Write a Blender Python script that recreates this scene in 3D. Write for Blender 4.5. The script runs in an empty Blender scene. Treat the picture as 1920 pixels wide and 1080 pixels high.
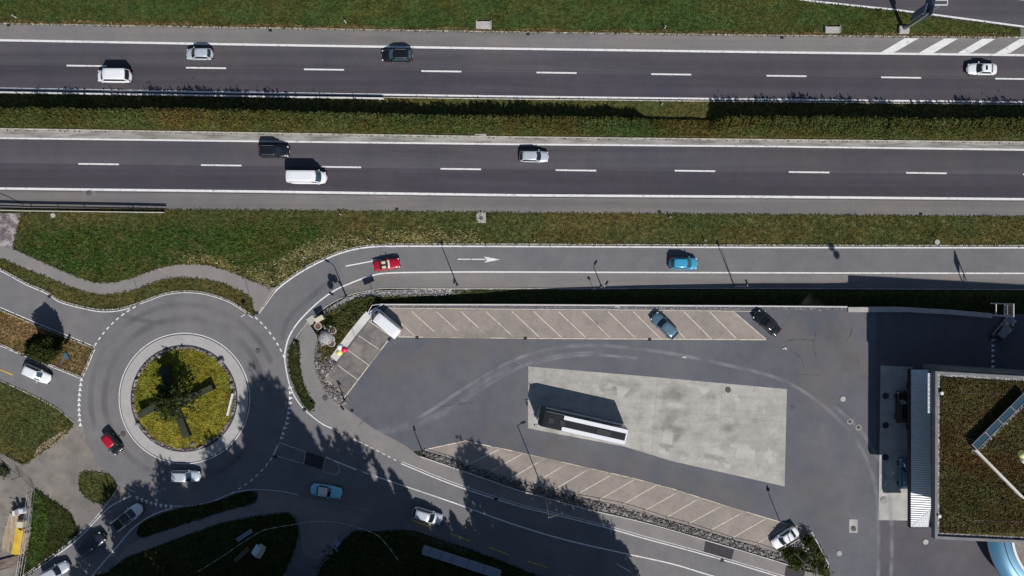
import bpy, bmesh, math, random
import numpy as np
from mathutils import Vector, Matrix
from mathutils.geometry import delaunay_2d_cdt
R = math.radians
random.seed(7); rng = np.random.default_rng(7)
SC = bpy.context.scene
COL = SC.collection
# ------------------------------------------------------------------ camera, sky, sun, exposure
HC = 105.0          # height of the camera over the ground, metres
K = 12.0            # photo pixels per metre on the ground
cam_d = bpy.data.cameras.new('camera'); cam = bpy.data.objects.new('camera', cam_d); COL.objects.link(cam)
cam.location = (0, 0, HC); cam.rotation_euler = (0, 0, 0)
cam_d.sensor_width = 36.0; cam_d.lens = 36.0 * HC / 160.0
cam_d.clip_start = 1.0; cam_d.clip_end = 2000
SC.camera = cam
SUN_EL = R(42.3)
sdir = Vector((0.372, -0.928, 0)).normalized()
world = bpy.data.worlds.new('World'); SC.world = world; world.use_nodes = True
wn = world.node_tree; bg = wn.nodes['Background']
sky = wn.nodes.new('ShaderNodeTexSky'); sky.sky_type = 'NISHITA'; sky.sun_disc = False
sky.sun_elevation = SUN_EL; sky.sun_rotation = math.atan2(sdir.x, sdir.y); sky.air_density = 1.0; sky.dust_density = 0.4
wn.links.new(sky.outputs[0], bg.inputs[0]); bg.inputs[1].default_value = 0.06
sl = bpy.data.lights.new('sun', 'SUN'); sl.energy = 4.4; sl.angle = R(0.5); sl.color = (1.0, 0.955, 0.9)
so = bpy.data.objects.new('sun', sl); COL.objects.link(so)
to_sun = Vector((sdir.x * math.cos(SUN_EL), sdir.y * math.cos(SUN_EL), math.sin(SUN_EL)))
so.rotation_euler = to_sun.to_track_quat('Z', 'Y').to_euler()
so.location = (60, -120, 120)
SC.view_settings.view_transform = 'Standard'; SC.view_settings.look = 'None'
SC.view_settings.exposure = 0.02; SC.view_settings.gamma = 1.0
# ------------------------------------------------------------------ mapping of the site survey (photo px) to metres
def W(u, v, z=0.0):
    f = (HC - z) / HC
    return Vector(((u - 960) / K * f, -(v - 540) / K * f, z))
ZN = [(-400, 0), (-27, 0), (-20, -.45), (-13, -1.1), (-5, -1.8), (3.5, -2.35), (20, -2.95), (40, -3.4), (60, -3.55), (400, -3.6)]
def zn(X):                                   # the motorway and its slip road dip below the car park towards the east
    for (a, za), (b, zb) in zip(ZN, ZN[1:]):
        if X <= b: return za + (zb - za) * (X - a) / (b - a)
    return ZN[-1][1]
def GN(u, v, dz=0.0):
    z = 0.0
    for _ in range(4):
        p = W(u, v, z); z = zn(p.x)
    p = W(u, v, z); p.z = z + dz
    return p
# ------------------------------------------------------------------ materials
MATS = {}
def srgb(r, g, b):
    f = lambda c: ((c / 255) / 12.92) if c <= 10 else (((c / 255) + .055) / 1.055) ** 2.4
    return (f(r), f(g), f(b), 1)
def newmat(name):
    m = bpy.data.materials.new(name); m.use_nodes = True
    MATS[name] = m
    return m, m.node_tree, m.node_tree.nodes['Principled BSDF']
def flat(name, c, rough=.5, metal=0., coat=0., spec=.5):
    m, t, b = newmat(name)
    b.inputs['Base Color'].default_value = (*c[:3], 1); b.inputs['Roughness'].default_value = rough
    b.inputs['Metallic'].default_value = metal; b.inputs['Coat Weight'].default_value = coat
    b.inputs['Coat Roughness'].default_value = .06; b.inputs['Specular IOR Level'].default_value = spec
    return m
def surf(name, layers, rough=.9, bump=0., bscale=8., tint=None, spec=.3, bdist=.05):
    """layers: list of (scale, stretch(x,y,z), detail, ramp[(pos,rgb)...], mix factor, blend) ; first layer is the base"""
    m, t, b = newmat(name); N = t.nodes; L = t.links
    geo = N.new('ShaderNodeNewGeometry'); last = None
    for i, (sc, st, det, ramp, fac, blend) in enumerate(layers):
        mp = N.new('ShaderNodeMapping'); mp.inputs['Scale'].default_value = st
        mp.inputs['Location'].default_value = (i * 13.7, i * 5.1, 0)
        L.new(geo.outputs['Position'], mp.inputs['Vector'])
        nz = N.new('ShaderNodeTexNoise'); nz.inputs['Scale'].default_value = sc; nz.inputs['Detail'].default_value = det
        nz.inputs['Roughness'].default_value = .6
        L.new(mp.outputs[0], nz.inputs['Vector'])
        cr = N.new('ShaderNodeValToRGB'); el = cr.color_ramp.elements
        while len(el) < len(ramp): el.new(.5)
        for e, (p, c) in zip(el, ramp): e.position = p; e.color = (*c[:3], 1)
        L.new(nz.outputs['Fac'], cr.inputs[0])
        if last is None: last = cr.outputs[0]
        else:
            mx = N.new('ShaderNodeMix'); mx.data_type = 'RGBA'; mx.blend_type = blend; mx.inputs[0].default_value = fac
            L.new(last, mx.inputs[6]); L.new(cr.outputs[0], mx.inputs[7]); last = mx.outputs[2]
    if tint is not None:
        at = N.new('ShaderNodeAttribute'); at.attribute_name = 'tint'
        cr = N.new('ShaderNodeValToRGB'); el = cr.color_ramp.elements
        while len(el) < len(tint): el.new(.5)
        for e, (p, c) in zip(el, tint): e.position = p; e.color = (*c[:3], 1)
        L.new(at.outputs['Fac'], cr.inputs[0])
        mx = N.new('ShaderNodeMix'); mx.data_type = 'RGBA'; mx.blend_type = 'MULTIPLY'; mx.inputs[0].default_value = 1
        L.new(last, mx.inputs[6]); L.new(cr.outputs[0], mx.inputs[7]); last = mx.outputs[2]
    L.new(last, b.inputs['Base Color'])
    b.inputs['Roughness'].default_value = rough; b.inputs['Specular IOR Level'].default_value = spec
    if bump:
        nz = N.new('ShaderNodeTexNoise'); nz.inputs['Scale'].default_value = bscale; nz.inputs['Detail'].default_value = 5
        L.new(geo.outputs['Position'], nz.inputs['Vector'])
        bp = N.new('ShaderNodeBump'); bp.inputs['Strength'].default_value = bump; bp.inputs['Distance'].default_value = bdist
        L.new(nz.outputs['Fac'], bp.inputs['Height']); L.new(bp.outputs[0], b.inputs['Normal'])
    return m
U1 = (1, 1, 1)
def gr(v, s=0.0): return (v, v, v + s, 1)
GRAIN = (9., U1, 4, [(.3, gr(.78)), (.7, gr(1.15))], 1., 'MULTIPLY')
def asphalt(name, c, var=.12, streak=None, stain=.25, lo=.35):
    c = np.array(c[:3]) * np.array([1.02, 1.0, .95])
    lay = [(.05, U1, 5, [(lo, tuple(c * (1 - var) * np.array([.98, 1, 1.02]))), (.65, tuple(c * (1 + var) * np.array([1.03, 1, .96])))], 1, 'MIX'),
           (.17, (1, .6, 1), 6, [(.36, (.93, .95, .97, 1)), (.64, (1.06, 1.04, 1.02, 1))], 1., 'MULTIPLY'),
           (.45, U1, 6, [(.38, gr(1 - stain)), (.55, gr(1.0)), (.72, gr(1.06))], .7, 'MULTIPLY'),
           GRAIN]
    if streak: lay.insert(1, (streak, (.012, 1, 1), 4, [(.35, gr(.82)), (.65, gr(1.16))], 1., 'MULTIPLY'))
    return surf(name, lay, rough=.88, bump=.25, bscale=14, bdist=.02)
asphalt('asphalt_motorway', srgb(83, 81, 90), .05, streak=.5, stain=.08)
asphalt('asphalt_motorway_dark', srgb(74, 71, 82), .05, streak=.5, stain=.08)
asphalt('asphalt_shoulder', srgb(121, 119, 122), .05, streak=.35, stain=.06)
asphalt('asphalt_slip', srgb(113, 114, 120), .06, stain=.10)
asphalt('asphalt_road', srgb(117, 117, 123), .09, stain=.14)
asphalt('asphalt_yard', srgb(98, 101, 111), .12, stain=.12)
asphalt('asphalt_station', srgb(90, 88, 98), .12, stain=.14)
asphalt('asphalt_path', srgb(135, 132, 134), .07, stain=.12)
asphalt('asphalt_patch', srgb(66, 64, 72), .1)
asphalt('asphalt_dusty', srgb(130, 126, 124), .2, stain=.35)
surf('bay_paving', [(.25, U1, 6, [(.35, srgb(142, 134, 128)), (.65, srgb(160, 149, 141))], 1, 'MIX'),
     (1.3, U1, 6, [(.3, gr(.8)), (.5, gr(1)), (.75, gr(1.05))], .6, 'MULTIPLY'), GRAIN], .9, .2, 12, bdist=.02)
surf('bay_paving_grey', [(.25, U1, 6, [(.4, srgb(112, 108, 108)), (.62, srgb(140, 133, 127))], 1, 'MIX'),
     (1.0, U1, 6, [(.35, gr(.7)), (.5, gr(1)), (.75, gr(1.05))], .8, 'MULTIPLY'), GRAIN], .9, .2, 12, bdist=.02)
surf('concrete_pad', [(.11, U1, 6, [(.35, srgb(166, 163, 158)), (.65, srgb(184, 181, 175))], 1, 'MIX'),
     (.55, (1, 1, 1), 7, [(.3, gr(.72)), (.47, gr(.95)), (.56, gr(1)), (.66, (1.12, 1.11, 1.08, 1))], .9, 'MULTIPLY'),
     (.5, (.25, 3, 1), 6, [(.35, gr(.88)), (.6, gr(1.03))], .7, 'MULTIPLY'), GRAIN], .85, .2, 9, bdist=.02)
surf('concrete', [(.6, U1, 5, [(.3, srgb(158, 156, 154)), (.7, srgb(188, 185, 180))], 1, 'MIX'), GRAIN], .85, .2, 9, bdist=.02)
surf('concrete_ring', [(.3, U1, 5, [(.3, srgb(162, 160, 159)), (.7, srgb(180, 177, 175))], 1, 'MIX'), GRAIN], .85, .2, 9, bdist=.02)
surf('kerb_stone', [(1.2, U1, 4, [(.3, srgb(150, 146, 140)), (.7, srgb(205, 199, 190))], 1, 'MIX'), GRAIN], .85)
surf('dirty_gutter', [(1.1, (.2, 1.4, 1), 6, [(.35, srgb(120, 116, 112)), (.6, srgb(165, 162, 158))], 1, 'MIX'), GRAIN], .9)
surf('paint_white', [(1.6, U1, 7, [(.28, srgb(165, 163, 165)), (.42, srgb(222, 221, 222)), (.7, srgb(236, 235, 233))], 1, 'MIX'), GRAIN], .7)
surf('paint_worn', [(1.2, U1, 7, [(.30, srgb(160, 152, 142)), (.45, srgb(208, 198, 180)), (.7, srgb(226, 218, 202))], 1, 'MIX')], .8)
surf('paint_yellow', [(1.6, U1, 6, [(.3, srgb(150, 130, 60)), (.5, srgb(214, 178, 70))], 1, 'MIX')], .7)
surf('seam_and_shadow', [(2., U1, 4, [(.3, srgb(58, 56, 62)), (.7, srgb(80, 78, 82))], 1, 'MIX')], .9)
surf('dirt', [(.7, U1, 7, [(.3, srgb(120, 104, 82)), (.7, srgb(176, 160, 134))], 1, 'MIX'), GRAIN], .95, .4, 5)
surf('gravel', [(3.2, U1, 5, [(.36, srgb(84, 82, 84)), (.5, srgb(130, 128, 128)), (.62, srgb(188, 185, 182))], 1, 'MIX')], .95, .8, 6, bdist=.15)
surf('gravel_mauve', [(.8, U1, 7, [(.36, srgb(96, 88, 92)), (.5, srgb(128, 118, 120)), (.62, srgb(176, 168, 168))], 1, 'MIX'), GRAIN], .95, .8, 6, bdist=.15)
def grassmat(name, dk, mid, lt, patch, sc=.16, tint=False, pf=.75):
    return surf(name, [(1.9, U1, 7, [(.3, dk), (.5, mid), (.7, lt)], 1, 'MIX'),
                (sc, (1, 1.8, 1), 6, [(.40, (1, 1, 1)), (.60, patch)], pf, 'MULTIPLY'),
                (.05, (1, 1.6, 1), 5, [(.40, (.84, .97, .86, 1)), (.60, (1.2, 1.08, 1.02, 1))], .9, 'MULTIPLY'),
                (.45, U1, 5, [(.35, gr(.72)), (.6, gr(1.12))], .8, 'MULTIPLY')], .95, .9, 5, bdist=.3, spec=.1,
                tint=[(0, gr(.76)), (.5, gr(1.0)), (1, gr(1.26))] if tint else None)
for sfx, tf in (('', False), ('_blades', True)):
    grassmat('grass_green' + sfx, srgb(44, 60, 32), srgb(64, 82, 44), srgb(88, 100, 58), (1.35, .86, .75), tint=tf)
    grassmat('grass_olive' + sfx, srgb(52, 60, 32), srgb(76, 82, 48), srgb(110, 108, 70), (1.22, .92, .85), tint=tf)
    grassmat('grass_lush' + sfx, srgb(42, 64, 30), srgb(62, 90, 42), srgb(94, 112, 60), (1.35, .98, .85), .1, tint=tf)
    grassmat('grass_straw' + sfx, srgb(98, 90, 60), srgb(142, 130, 94), srgb(184, 170, 134), (.8, .95, .7), .2, tint=tf)
    grassmat('grass_dry' + sfx, srgb(78, 66, 44), srgb(118, 98, 70), srgb(160, 138, 108), (.75, .85, .6), .2, tint=tf)
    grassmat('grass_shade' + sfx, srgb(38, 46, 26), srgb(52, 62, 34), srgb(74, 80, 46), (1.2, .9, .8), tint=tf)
    grassmat('sedum' + sfx, srgb(92, 94, 36), srgb(136, 132, 52), srgb(158, 152, 72), (1.08, .92, .85), .3, tint=tf)
    grassmat('roof_sedum' + sfx, srgb(56, 50, 34), srgb(80, 76, 48), srgb(104, 100, 64), (.86, .58, .55), .11, tint=tf, pf=.85)
grassmat('leaves_median', srgb(48, 60, 34), srgb(72, 86, 48), srgb(100, 110, 66), (1.42, .76, .68), .08, tint=True, pf=.8)
grassmat('leaves_dark', srgb(30, 40, 20), srgb(48, 58, 28), srgb(76, 82, 40), (1.1, 1.0, .9), tint=True)
grassmat('leaves_tree', srgb(34, 48, 22), srgb(52, 66, 30), srgb(76, 86, 40), (1.1, 1.0, .9), tint=True)
surf('rock', [(2.5, U1, 6, [(.3, srgb(96, 95, 98)), (.7, srgb(170, 168, 168))], 1, 'MIX')], .9, .4, 6, tint=[(0, gr(.5)), (1, gr(1.25))])
surf('rock_dark', [(2.5, U1, 6, [(.3, srgb(66, 62, 64)), (.7, srgb(150, 142, 138))], 1, 'MIX')], .9, .4, 6, tint=[(0, gr(.45)), (1, gr(1.3))])
surf('bark', [(3., (1, 1, .3), 5, [(.3, srgb(60, 52, 44)), (.7, srgb(104, 94, 82))], 1, 'MIX')], .95, .4)
surf('bark_pale', [(3., (1, 1, .3), 5, [(.3, srgb(96, 98, 88)), (.7, srgb(150, 150, 136))], 1, 'MIX')], .95, .4)
surf('slab_moss', [(1.2, U1, 5, [(.3, srgb(44, 48, 38)), (.7, srgb(66, 70, 54))], 1, 'MIX'), GRAIN], .9, .2)
surf('timber', [(1.2, (6, .8, 1), 5, [(.3, srgb(132, 112, 92)), (.7, srgb(196, 178, 156))], 1, 'MIX')], .85)
surf('timber_grey', [(1.2, (.8, 6, 1), 5, [(.3, srgb(96, 84, 78)), (.7, srgb(150, 134, 122))], 1, 'MIX')], .85)
surf('yellow_board', [(1.5, U1, 5, [(.3, srgb(190, 150, 48)), (.6, srgb(222, 186, 70))], 1, 'MIX')], .6)
surf('manhole_iron', [(3, U1, 4, [(.3, srgb(74, 70, 72)), (.7, srgb(100, 94, 94))], 1, 'MIX')], .7)
surf('wall_render', [(.5, U1, 5, [(.3, srgb(110, 110, 114)), (.7, srgb(130, 130, 133))], 1, 'MIX')], .85)
surf('wall_pale', [(.5, U1, 5, [(.3, srgb(190, 187, 182)), (.7, srgb(212, 209, 204))], 1, 'MIX')], .85)
flat('grate', srgb(34, 32, 34), .7); flat('dark_metal', srgb(52, 52, 56), .45, .7); flat('galvanised', srgb(150, 152, 156), .4, .7)
flat('white_metal', srgb(216, 216, 218), .4); flat('black_rubber', srgb(24, 24, 26), .8); flat('glass_dark', (.012, .018, .024), .06, 0, .3, .8)
flat('glass_blue', (.03, .07, .10), .08, 0, .3, .8); flat('lamp_clear', srgb(220, 222, 226), .15); flat('lamp_red', srgb(150, 16, 16), .25)
flat('rim', srgb(150, 152, 156), .35, .8); flat('plastic_dark', srgb(30, 31, 34), .6); flat('roof_rail_metal', srgb(170, 172, 176), .3, .8)
flat('cream', srgb(206, 196, 170), .6); flat('soil_brown', srgb(110, 84, 70), .95); flat('sign_blue', srgb(84, 98, 124), .5)
flat('sheet_white', srgb(224, 226, 230), .45, .2); flat('panel_blue', srgb(70, 120, 150), .35, .3)
flat('plank_pale', srgb(160, 172, 188), .5, .3); flat('red_plastic', srgb(150, 50, 44), .6); flat('sky_blue_box', srgb(176, 206, 222), .5)
flat('text_navy', srgb(52, 62, 84), .6); flat('sign_pink', srgb(190, 160, 160), .6); flat('leather', srgb(60, 22, 24), .6)
flat('balloon_white', srgb(238, 238, 240), .3); flat('balloon_pink', srgb(226, 40, 96), .3); flat('balloon_lime', srgb(226, 232, 140), .3)
def paint(name, c, metal=.0, rough=.35): return flat(name, c, rough, metal, .8)
paint('paint_body_white', srgb(232, 234, 238)); paint('paint_body_silver', srgb(196, 204, 214), .25); paint('paint_body_black', srgb(20, 21, 24))
paint('paint_body_green_black', srgb(22, 28, 32)); paint('paint_body_red', srgb(170, 14, 40)); paint('paint_body_azure', srgb(64, 160, 200), .1)
paint('paint_body_sky', srgb(124, 208, 232)); paint('paint_body_steel', srgb(96, 128, 148), .3); paint('paint_body_grey', srgb(104, 110, 120), .3)
paint('paint_body_navy', srgb(36, 42, 54), .2); paint('paint_body_cream', srgb(206, 204, 206))
# ------------------------------------------------------------------ helpers
def tag(o, label=None, cat=None, group=None, kind=None):
    if label: o['label'] = label
    if cat: o['category'] = cat
    if group: o['group'] = group
    if kind: o['kind'] = kind
    return o
def link(name, me, mat, parent=None, smooth=False):
    o = bpy.data.objects.new(name, me); COL.objects.link(o)
    if isinstance(mat, (list, tuple)):
        for m in mat: me.materials.append(MATS[m])
    elif mat: me.materials.append(MATS[mat])
    if parent: o.parent = parent
    if smooth:
        me.polygons.foreach_set('use_smooth', [True] * len(me.polygons))
    return o
def obj(name, bm, mat, parent=None, smooth=False):
    me = bpy.data.meshes.new(name); bmesh.ops.recalc_face_normals(bm, faces=bm.faces); bm.to_mesh(me); bm.free()
    return link(name, me, mat, parent, smooth)
def empty(name, loc, rz=0, label=None, cat=None, group=None):
    o = bpy.data.objects.new(name, None); COL.objects.link(o); o.location = loc; o.rotation_euler = (0, 0, rz)
    o.empty_display_size = .3
    return tag(o, label, cat, group)
def box(bm, c, s, rz=0, bev=0, M=None):
    ret = bmesh.ops.create_cube(bm, size=1); vs = ret['verts']
    m = Matrix.Translation(c) @ Matrix.Rotation(rz, 4, 'Z') @ Matrix.Diagonal((*s, 1))
    if M is not None: m = M @ m
    bmesh.ops.transform(bm, matrix=m, verts=vs)
    if bev:
        es = {e for v in vs for e in v.link_edges}
        bmesh.ops.bevel(bm, geom=list(es), offset=bev, segments=2, affect='EDGES')
    return bm
def B(*boxes, bev=0):
    bm = bmesh.new()
    for b in boxes: box(bm, b[0], b[1], b[2] if len(b) > 2 else 0, bev)
    return bm
def cyl(bm, c, r, h, n=20, r2=None, M=None):
    ret = bmesh.ops.create_cone(bm, cap_ends=True, segments=n, radius1=r, radius2=r if r2 is None else r2, depth=h)
    m = Matrix.Translation((c[0], c[1], c[2] + h / 2))
    if M is not None: m = M @ m
    bmesh.ops.transform(bm, matrix=m, verts=ret['verts'])
    return bm
def tube(bm, a, b, r1, r2=None, n=8):
    a = Vector(a); b = Vector(b); d = b - a
    if d.length < 1e-5: return bm
    ret = bmesh.ops.create_cone(bm, cap_ends=True, segments=n, radius1=r1, radius2=r1 if r2 is None else r2, depth=d.length)
    m = Matrix.Translation((a + b) / 2) @ d.to_track_quat('Z', 'Y').to_matrix().to_4x4()
    bmesh.ops.transform(bm, matrix=m, verts=ret['verts'])
    return bm
def smooth(pts, n=6, closed=False):
    P = [Vector((p[0], p[1])) for p in pts]; out = []
    m = len(P)
    rngi = range(m) if closed else range(m - 1)
    for i in rngi:
        g = (lambda k: P[k % m]) if closed else (lambda k: P[max(0, min(m - 1, k))])
        p0, p1, p2, p3 = g(i - 1), g(i), g(i + 1), g(i + 2)
        for j in range(n):
            t = j / n
            out.append(tuple(.5 * ((2 * p1) + (p2 - p0) * t + (2 * p0 - 5 * p1 + 4 * p2 - p3) * t * t + (3 * p1 - p0 - 3 * p2 + p3) * t ** 3)))
    if not closed: out.append(tuple(P[-1]))
    return out
LAY = .012
def warp(bm, north, dz):
    """bm is in photo px (z = extra height). cut at the gradient changes and move to metres"""
    bmesh.ops.triangulate(bm, faces=bm.faces[:])
    if north:
        for X, z in ZN[1:-1]:
            u = 960 + X * K * HC / (HC - z)
            bmesh.ops.bisect_plane(bm, geom=bm.verts[:] + bm.edges[:] + bm.faces[:], plane_co=(u, 0, 0), plane_no=(1, 0, 0))
    for v in bm.verts:
        e = v.co.z
        p = GN(v.co.x, v.co.y, 0) if north else W(v.co.x, v.co.y, 0)
        v.co = Vector((p.x, p.y, p.z + dz + e))
    return bm
def poly(bm, pts, z=0.):
    n = len(pts)
    V, E, F, _, _, _ = delaunay_2d_cdt([Vector((p[0], p[1])) for p in pts], [], [list(range(n))], 1, 1e-4)
    vs = [bm.verts.new((p[0], p[1], z)) for p in V]
    for f in F: bm.faces.new([vs[i] for i in f])
def fixup(bm):
    bmesh.ops.recalc_face_normals(bm, faces=bm.faces)
    for f in bm.faces:
        if f.normal.z < 0: f.normal_flip()
def finish_sheet(name, bm, mat, parent=None):
    me = bpy.data.meshes.new(name)
    fixup(bm); bm.to_mesh(me); bm.free()
    return link(name, me, mat, parent)
def sheet(name, pts, lay, mat, north=False, parent=None):
    bm = bmesh.new()
    for pp in (pts if isinstance(pts[0][0], (list, tuple)) else [pts]): poly(bm, pp)
    warp(bm, north, lay * LAY)
    o = finish_sheet(name, bm, mat, parent)
    if parent is None: tag(o, kind='structure')
    return o
def offs(pts, w):
    a, b = [], []
    n = len(pts)
    for i in range(n):
        p = Vector(pts[i][:2]); q0 = Vector(pts[max(0, i - 1)][:2]); q1 = Vector(pts[min(n - 1, i + 1)][:2])
        d = (q1 - q0).normalized(); nn = Vector((-d.y, d.x)) * w / 2
        a.append(tuple(p + nn)); b.append(tuple(p - nn))
    return a, b
def rib(bm, pts, w):
    a, b = offs(pts, w)
    va = [bm.verts.new((*p, 0)) for p in a]; vb = [bm.verts.new((*p, 0)) for p in b]
    for i in range(len(pts) - 1): bm.faces.new((va[i], va[i + 1], vb[i + 1], vb[i]))
def ribbons(name, lst, lay, mat, north=False, kind='structure'):
    bm = bmesh.new()
    for pts, w in lst: rib(bm, pts, w)
    warp(bm, north, lay * LAY)
    o = finish_sheet(name, bm, mat)
    if kind: tag(o, kind=kind)
    return o
def kerb(name, pts, w, h, mat='kerb_stone', north=False, base=-.1, parent=None):
    """a raised strip of real height following pts (photo px on the ground)"""
    a, b = offs(pts, w); bm = bmesh.new(); rings = []
    g = (lambda p: GN(*p)) if north else (lambda p: W(*p))
    for p, q in zip(a, b):
        P, Q = g(p), g(q)
        rings.append([bm.verts.new((P.x, P.y, P.z + base)), bm.verts.new((P.x, P.y, P.z + h)), bm.verts.new((Q.x, Q.y, Q.z + h)), bm.verts.new((Q.x, Q.y, Q.z + base))])
    for r, s in zip(rings, rings[1:]):
        for i in range(3): bm.faces.new((r[i], r[i + 1], s[i + 1], s[i]))
    bm.faces.new(rings[0]); bm.faces.new(rings[-1])
    o = obj(name, bm, mat, parent)
    return o
def dash(p, q, n_on, n_off):
    p = Vector(p); q = Vector(q); L = (q - p).length; d = (q - p) / L; out = []; t = 0
    while t < L:
        out.append([tuple(p + d * t), tuple(p + d * min(L, t + n_on))]); t += n_on + n_off
    return out
def dash_path(pts, on, off):
    P = [Vector(p[:2]) for p in pts]; out = []; cur = [P[0]]; acc = 0; is_on = True
    for a, b in zip(P, P[1:]):
        L = (b - a).length; t = 0
        while t < L:
            need = (on if is_on else off) - acc
            if t + need <= L:
                t += need; acc = 0; p = a + (b - a) * t / L
                if is_on: cur.append(p); out.append([tuple(x) for x in cur]); cur = []
                else: cur = [p]
                is_on = not is_on
            else:
                acc += L - t; t = L
                if is_on: cur.append(b)
    return out
def line(us, vs, u0, u1, step=60):
    return [(u, float(np.interp(u, us, vs))) for u in np.arange(u0, u1 + 1, step)]
UU = [-160, 0, 480, 960, 1440, 1920, 2080]
def ext(v0, v1, v2, v3, v4): return [v0 - (v1 - v0) / 3, v0, v1, v2, v3, v4, v4 + (v4 - v3) / 3]
def band(top, bot, u0=-160, u1=2080):
    return line(UU, top, u0, u1, 80) + line(UU, bot, u0, u1, 80)[::-1]
def inpoly(px, py, poly_):
    x = np.array([p[0] for p in poly_]); y = np.array([p[1] for p in poly_]); ins = np.zeros(len(px), bool); j = len(x) - 1
    for i in range(len(x)):
        c = ((y[i] > py) != (y[j] > py)) & (px < (x[j] - x[i]) * (py - y[i]) / (y[j] - y[i] + 1e-9) + x[i])
        ins ^= c; j = i
    return ins
def quads(name, C, size, mat, parent=None, up=.5, aspect=1.6, tint=None, north=False):
    """many small leaf faces at centres C (N,3)"""
    n = len(C)
    nrm = rng.normal(size=(n, 3)); nrm /= np.linalg.norm(nrm, axis=1)[:, None]
    nrm[:, 2] = np.abs(nrm[:, 2]) + up; nrm /= np.linalg.norm(nrm, axis=1)[:, None]
    a = np.cross(nrm, rng.normal(size=(n, 3))); a /= np.linalg.norm(a, axis=1)[:, None]
    b = np.cross(nrm, a)
    s = (size * (.6 + .8 * rng.random(n)))[:, None] if np.ndim(size) == 0 else (size * (.6 + .8 * rng.random(n)))[:, None]
    a = a * s * aspect * .5; b = b * s * .5
    V = np.stack([C - a, C + b * .9, C + a, C - b * .9], 1).reshape(-1, 3)
    me = bpy.data.meshes.new(name); me.vertices.add(n * 4); me.vertices.foreach_set('co', V.astype(np.float32).ravel())
    me.loops.add(n * 4); me.loops.foreach_set('vertex_index', np.arange(n * 4, dtype=np.int32))
    me.polygons.add(n); me.polygons.foreach_set('loop_start', np.arange(0, n * 4, 4, dtype=np.int32))
    at = me.attributes.new('tint', 'FLOAT', 'FACE')
    at.data.foreach_set('value', (rng.random(n) if tint is None else tint).astype(np.float32))
    me.update(); me.validate()
    return link(name, me, mat, parent)
def rocks(name, C, size, mat, parent=None):
    """little irregular boulders at C, one mesh"""
    t = (1 + 5 ** .5) / 2
    iv = np.array([(-1, t, 0), (1, t, 0), (-1, -t, 0), (1, -t, 0), (0, -1, t), (0, 1, t), (0, -1, -t), (0, 1, -t), (t, 0, -1), (t, 0, 1), (-t, 0, -1), (-t, 0, 1)]) / 1.9
    fc = np.array([(0, 11, 5), (0, 5, 1), (0, 1, 7), (0, 7, 10), (0, 10, 11), (1, 5, 9), (5, 11, 4), (11, 10, 2), (10, 7, 6), (7, 1, 8),
                   (3, 9, 4), (3, 4, 2), (3, 2, 6), (3, 6, 8), (3, 8, 9), (4, 9, 5), (2, 4, 11), (6, 2, 10), (8, 6, 7), (9, 8, 1)])
    n = len(C); V = np.repeat(iv[None], n, 0) * (.75 + .5 * rng.random((n, 12, 1)))
    sc = size * (.5 + rng.random((n, 1, 3))); sc[:, :, 2] *= .7
    V = V * sc / 2
    th = rng.random(n) * 6.28; c, s = np.cos(th)[:, None], np.sin(th)[:, None]
    X = V[:, :, 0] * c - V[:, :, 1] * s; Y = V[:, :, 0] * s + V[:, :, 1] * c
    V[:, :, 0] = X; V[:, :, 1] = Y; V += np.asarray(C)[:, None, :]
    F = (fc[None] + (np.arange(n) * 12)[:, None, None]).reshape(-1)
    me = bpy.data.meshes.new(name); me.vertices.add(n * 12); me.vertices.foreach_set('co', V.astype(np.float32).ravel())
    me.loops.add(n * 60); me.loops.foreach_set('vertex_index', F.astype(np.int32))
    me.polygons.add(n * 20); me.polygons.foreach_set('loop_start', np.arange(0, n * 60, 3, dtype=np.int32))
    at = me.attributes.new('tint', 'FLOAT', 'FACE'); at.data.foreach_set('value', np.repeat(rng.random(n), 20).astype(np.float32))
    me.update(); me.validate()
    return link(name, me, mat, parent)
def scatter(poly_, per_m2, north=False):
    xs = [p[0] for p in poly_]; ys = [p[1] for p in poly_]
    x0, x1, y0, y1 = max(-60, min(xs)), min(1980, max(xs)), max(-60, min(ys)), min(1140, max(ys))
    n = int((x1 - x0) * (y1 - y0) / K / K * per_m2)
    if n <= 0: return np.zeros((0, 3)), np.zeros((0, 2))
    px = x0 + rng.random(n) * (x1 - x0); py = y0 + rng.random(n) * (y1 - y0)
    k = inpoly(px, py, poly_); px, py = px[k], py[k]
    if north:
        z = np.zeros(len(px)); zx = [a for a, _ in ZN]; zz = [b for _, b in ZN]
        for _ in range(4): z = np.interp((px - 960) / K * (HC - z) / HC, zx, zz)
    else: z = np.zeros(len(px))
    f = (HC - z) / HC
    return np.stack([(px - 960) / K * f, -(py - 540) / K * f, z], 1), np.stack([px, py], 1)
TUFT = {}
def grass_overlay(pts, mat, dens, size, soft):
    """plants of another colour growing among the verge, thinning out at the rim"""
    C, _ = scatter(pts, dens, True); n = len(C)
    C[:, 0] += rng.normal(size=n) * soft / K; C[:, 1] += rng.normal(size=n) * soft / K
    px = 960 + C[:, 0] * K * HC / (HC - C[:, 2]); py = 540 - C[:, 1] * K * HC / (HC - C[:, 2])
    k = inpoly(px, py, gA)
    k &= (np.sin(C[:, 0] * .9 + 1.3 * np.sin(C[:, 1] * .8)) * np.sin(C[:, 1] * 1.3 + C[:, 0] * .4) + rng.normal(size=n) * .5) > -.35
    C = C[k]; C[:, 2] = np.interp(C[:, 0], [a for a, _ in ZN], [b for _, b in ZN]) + .07 + .06 * rng.random(len(C))
    TUFT.setdefault(mat, []).append((C, np.full(len(C), size)))
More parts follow.
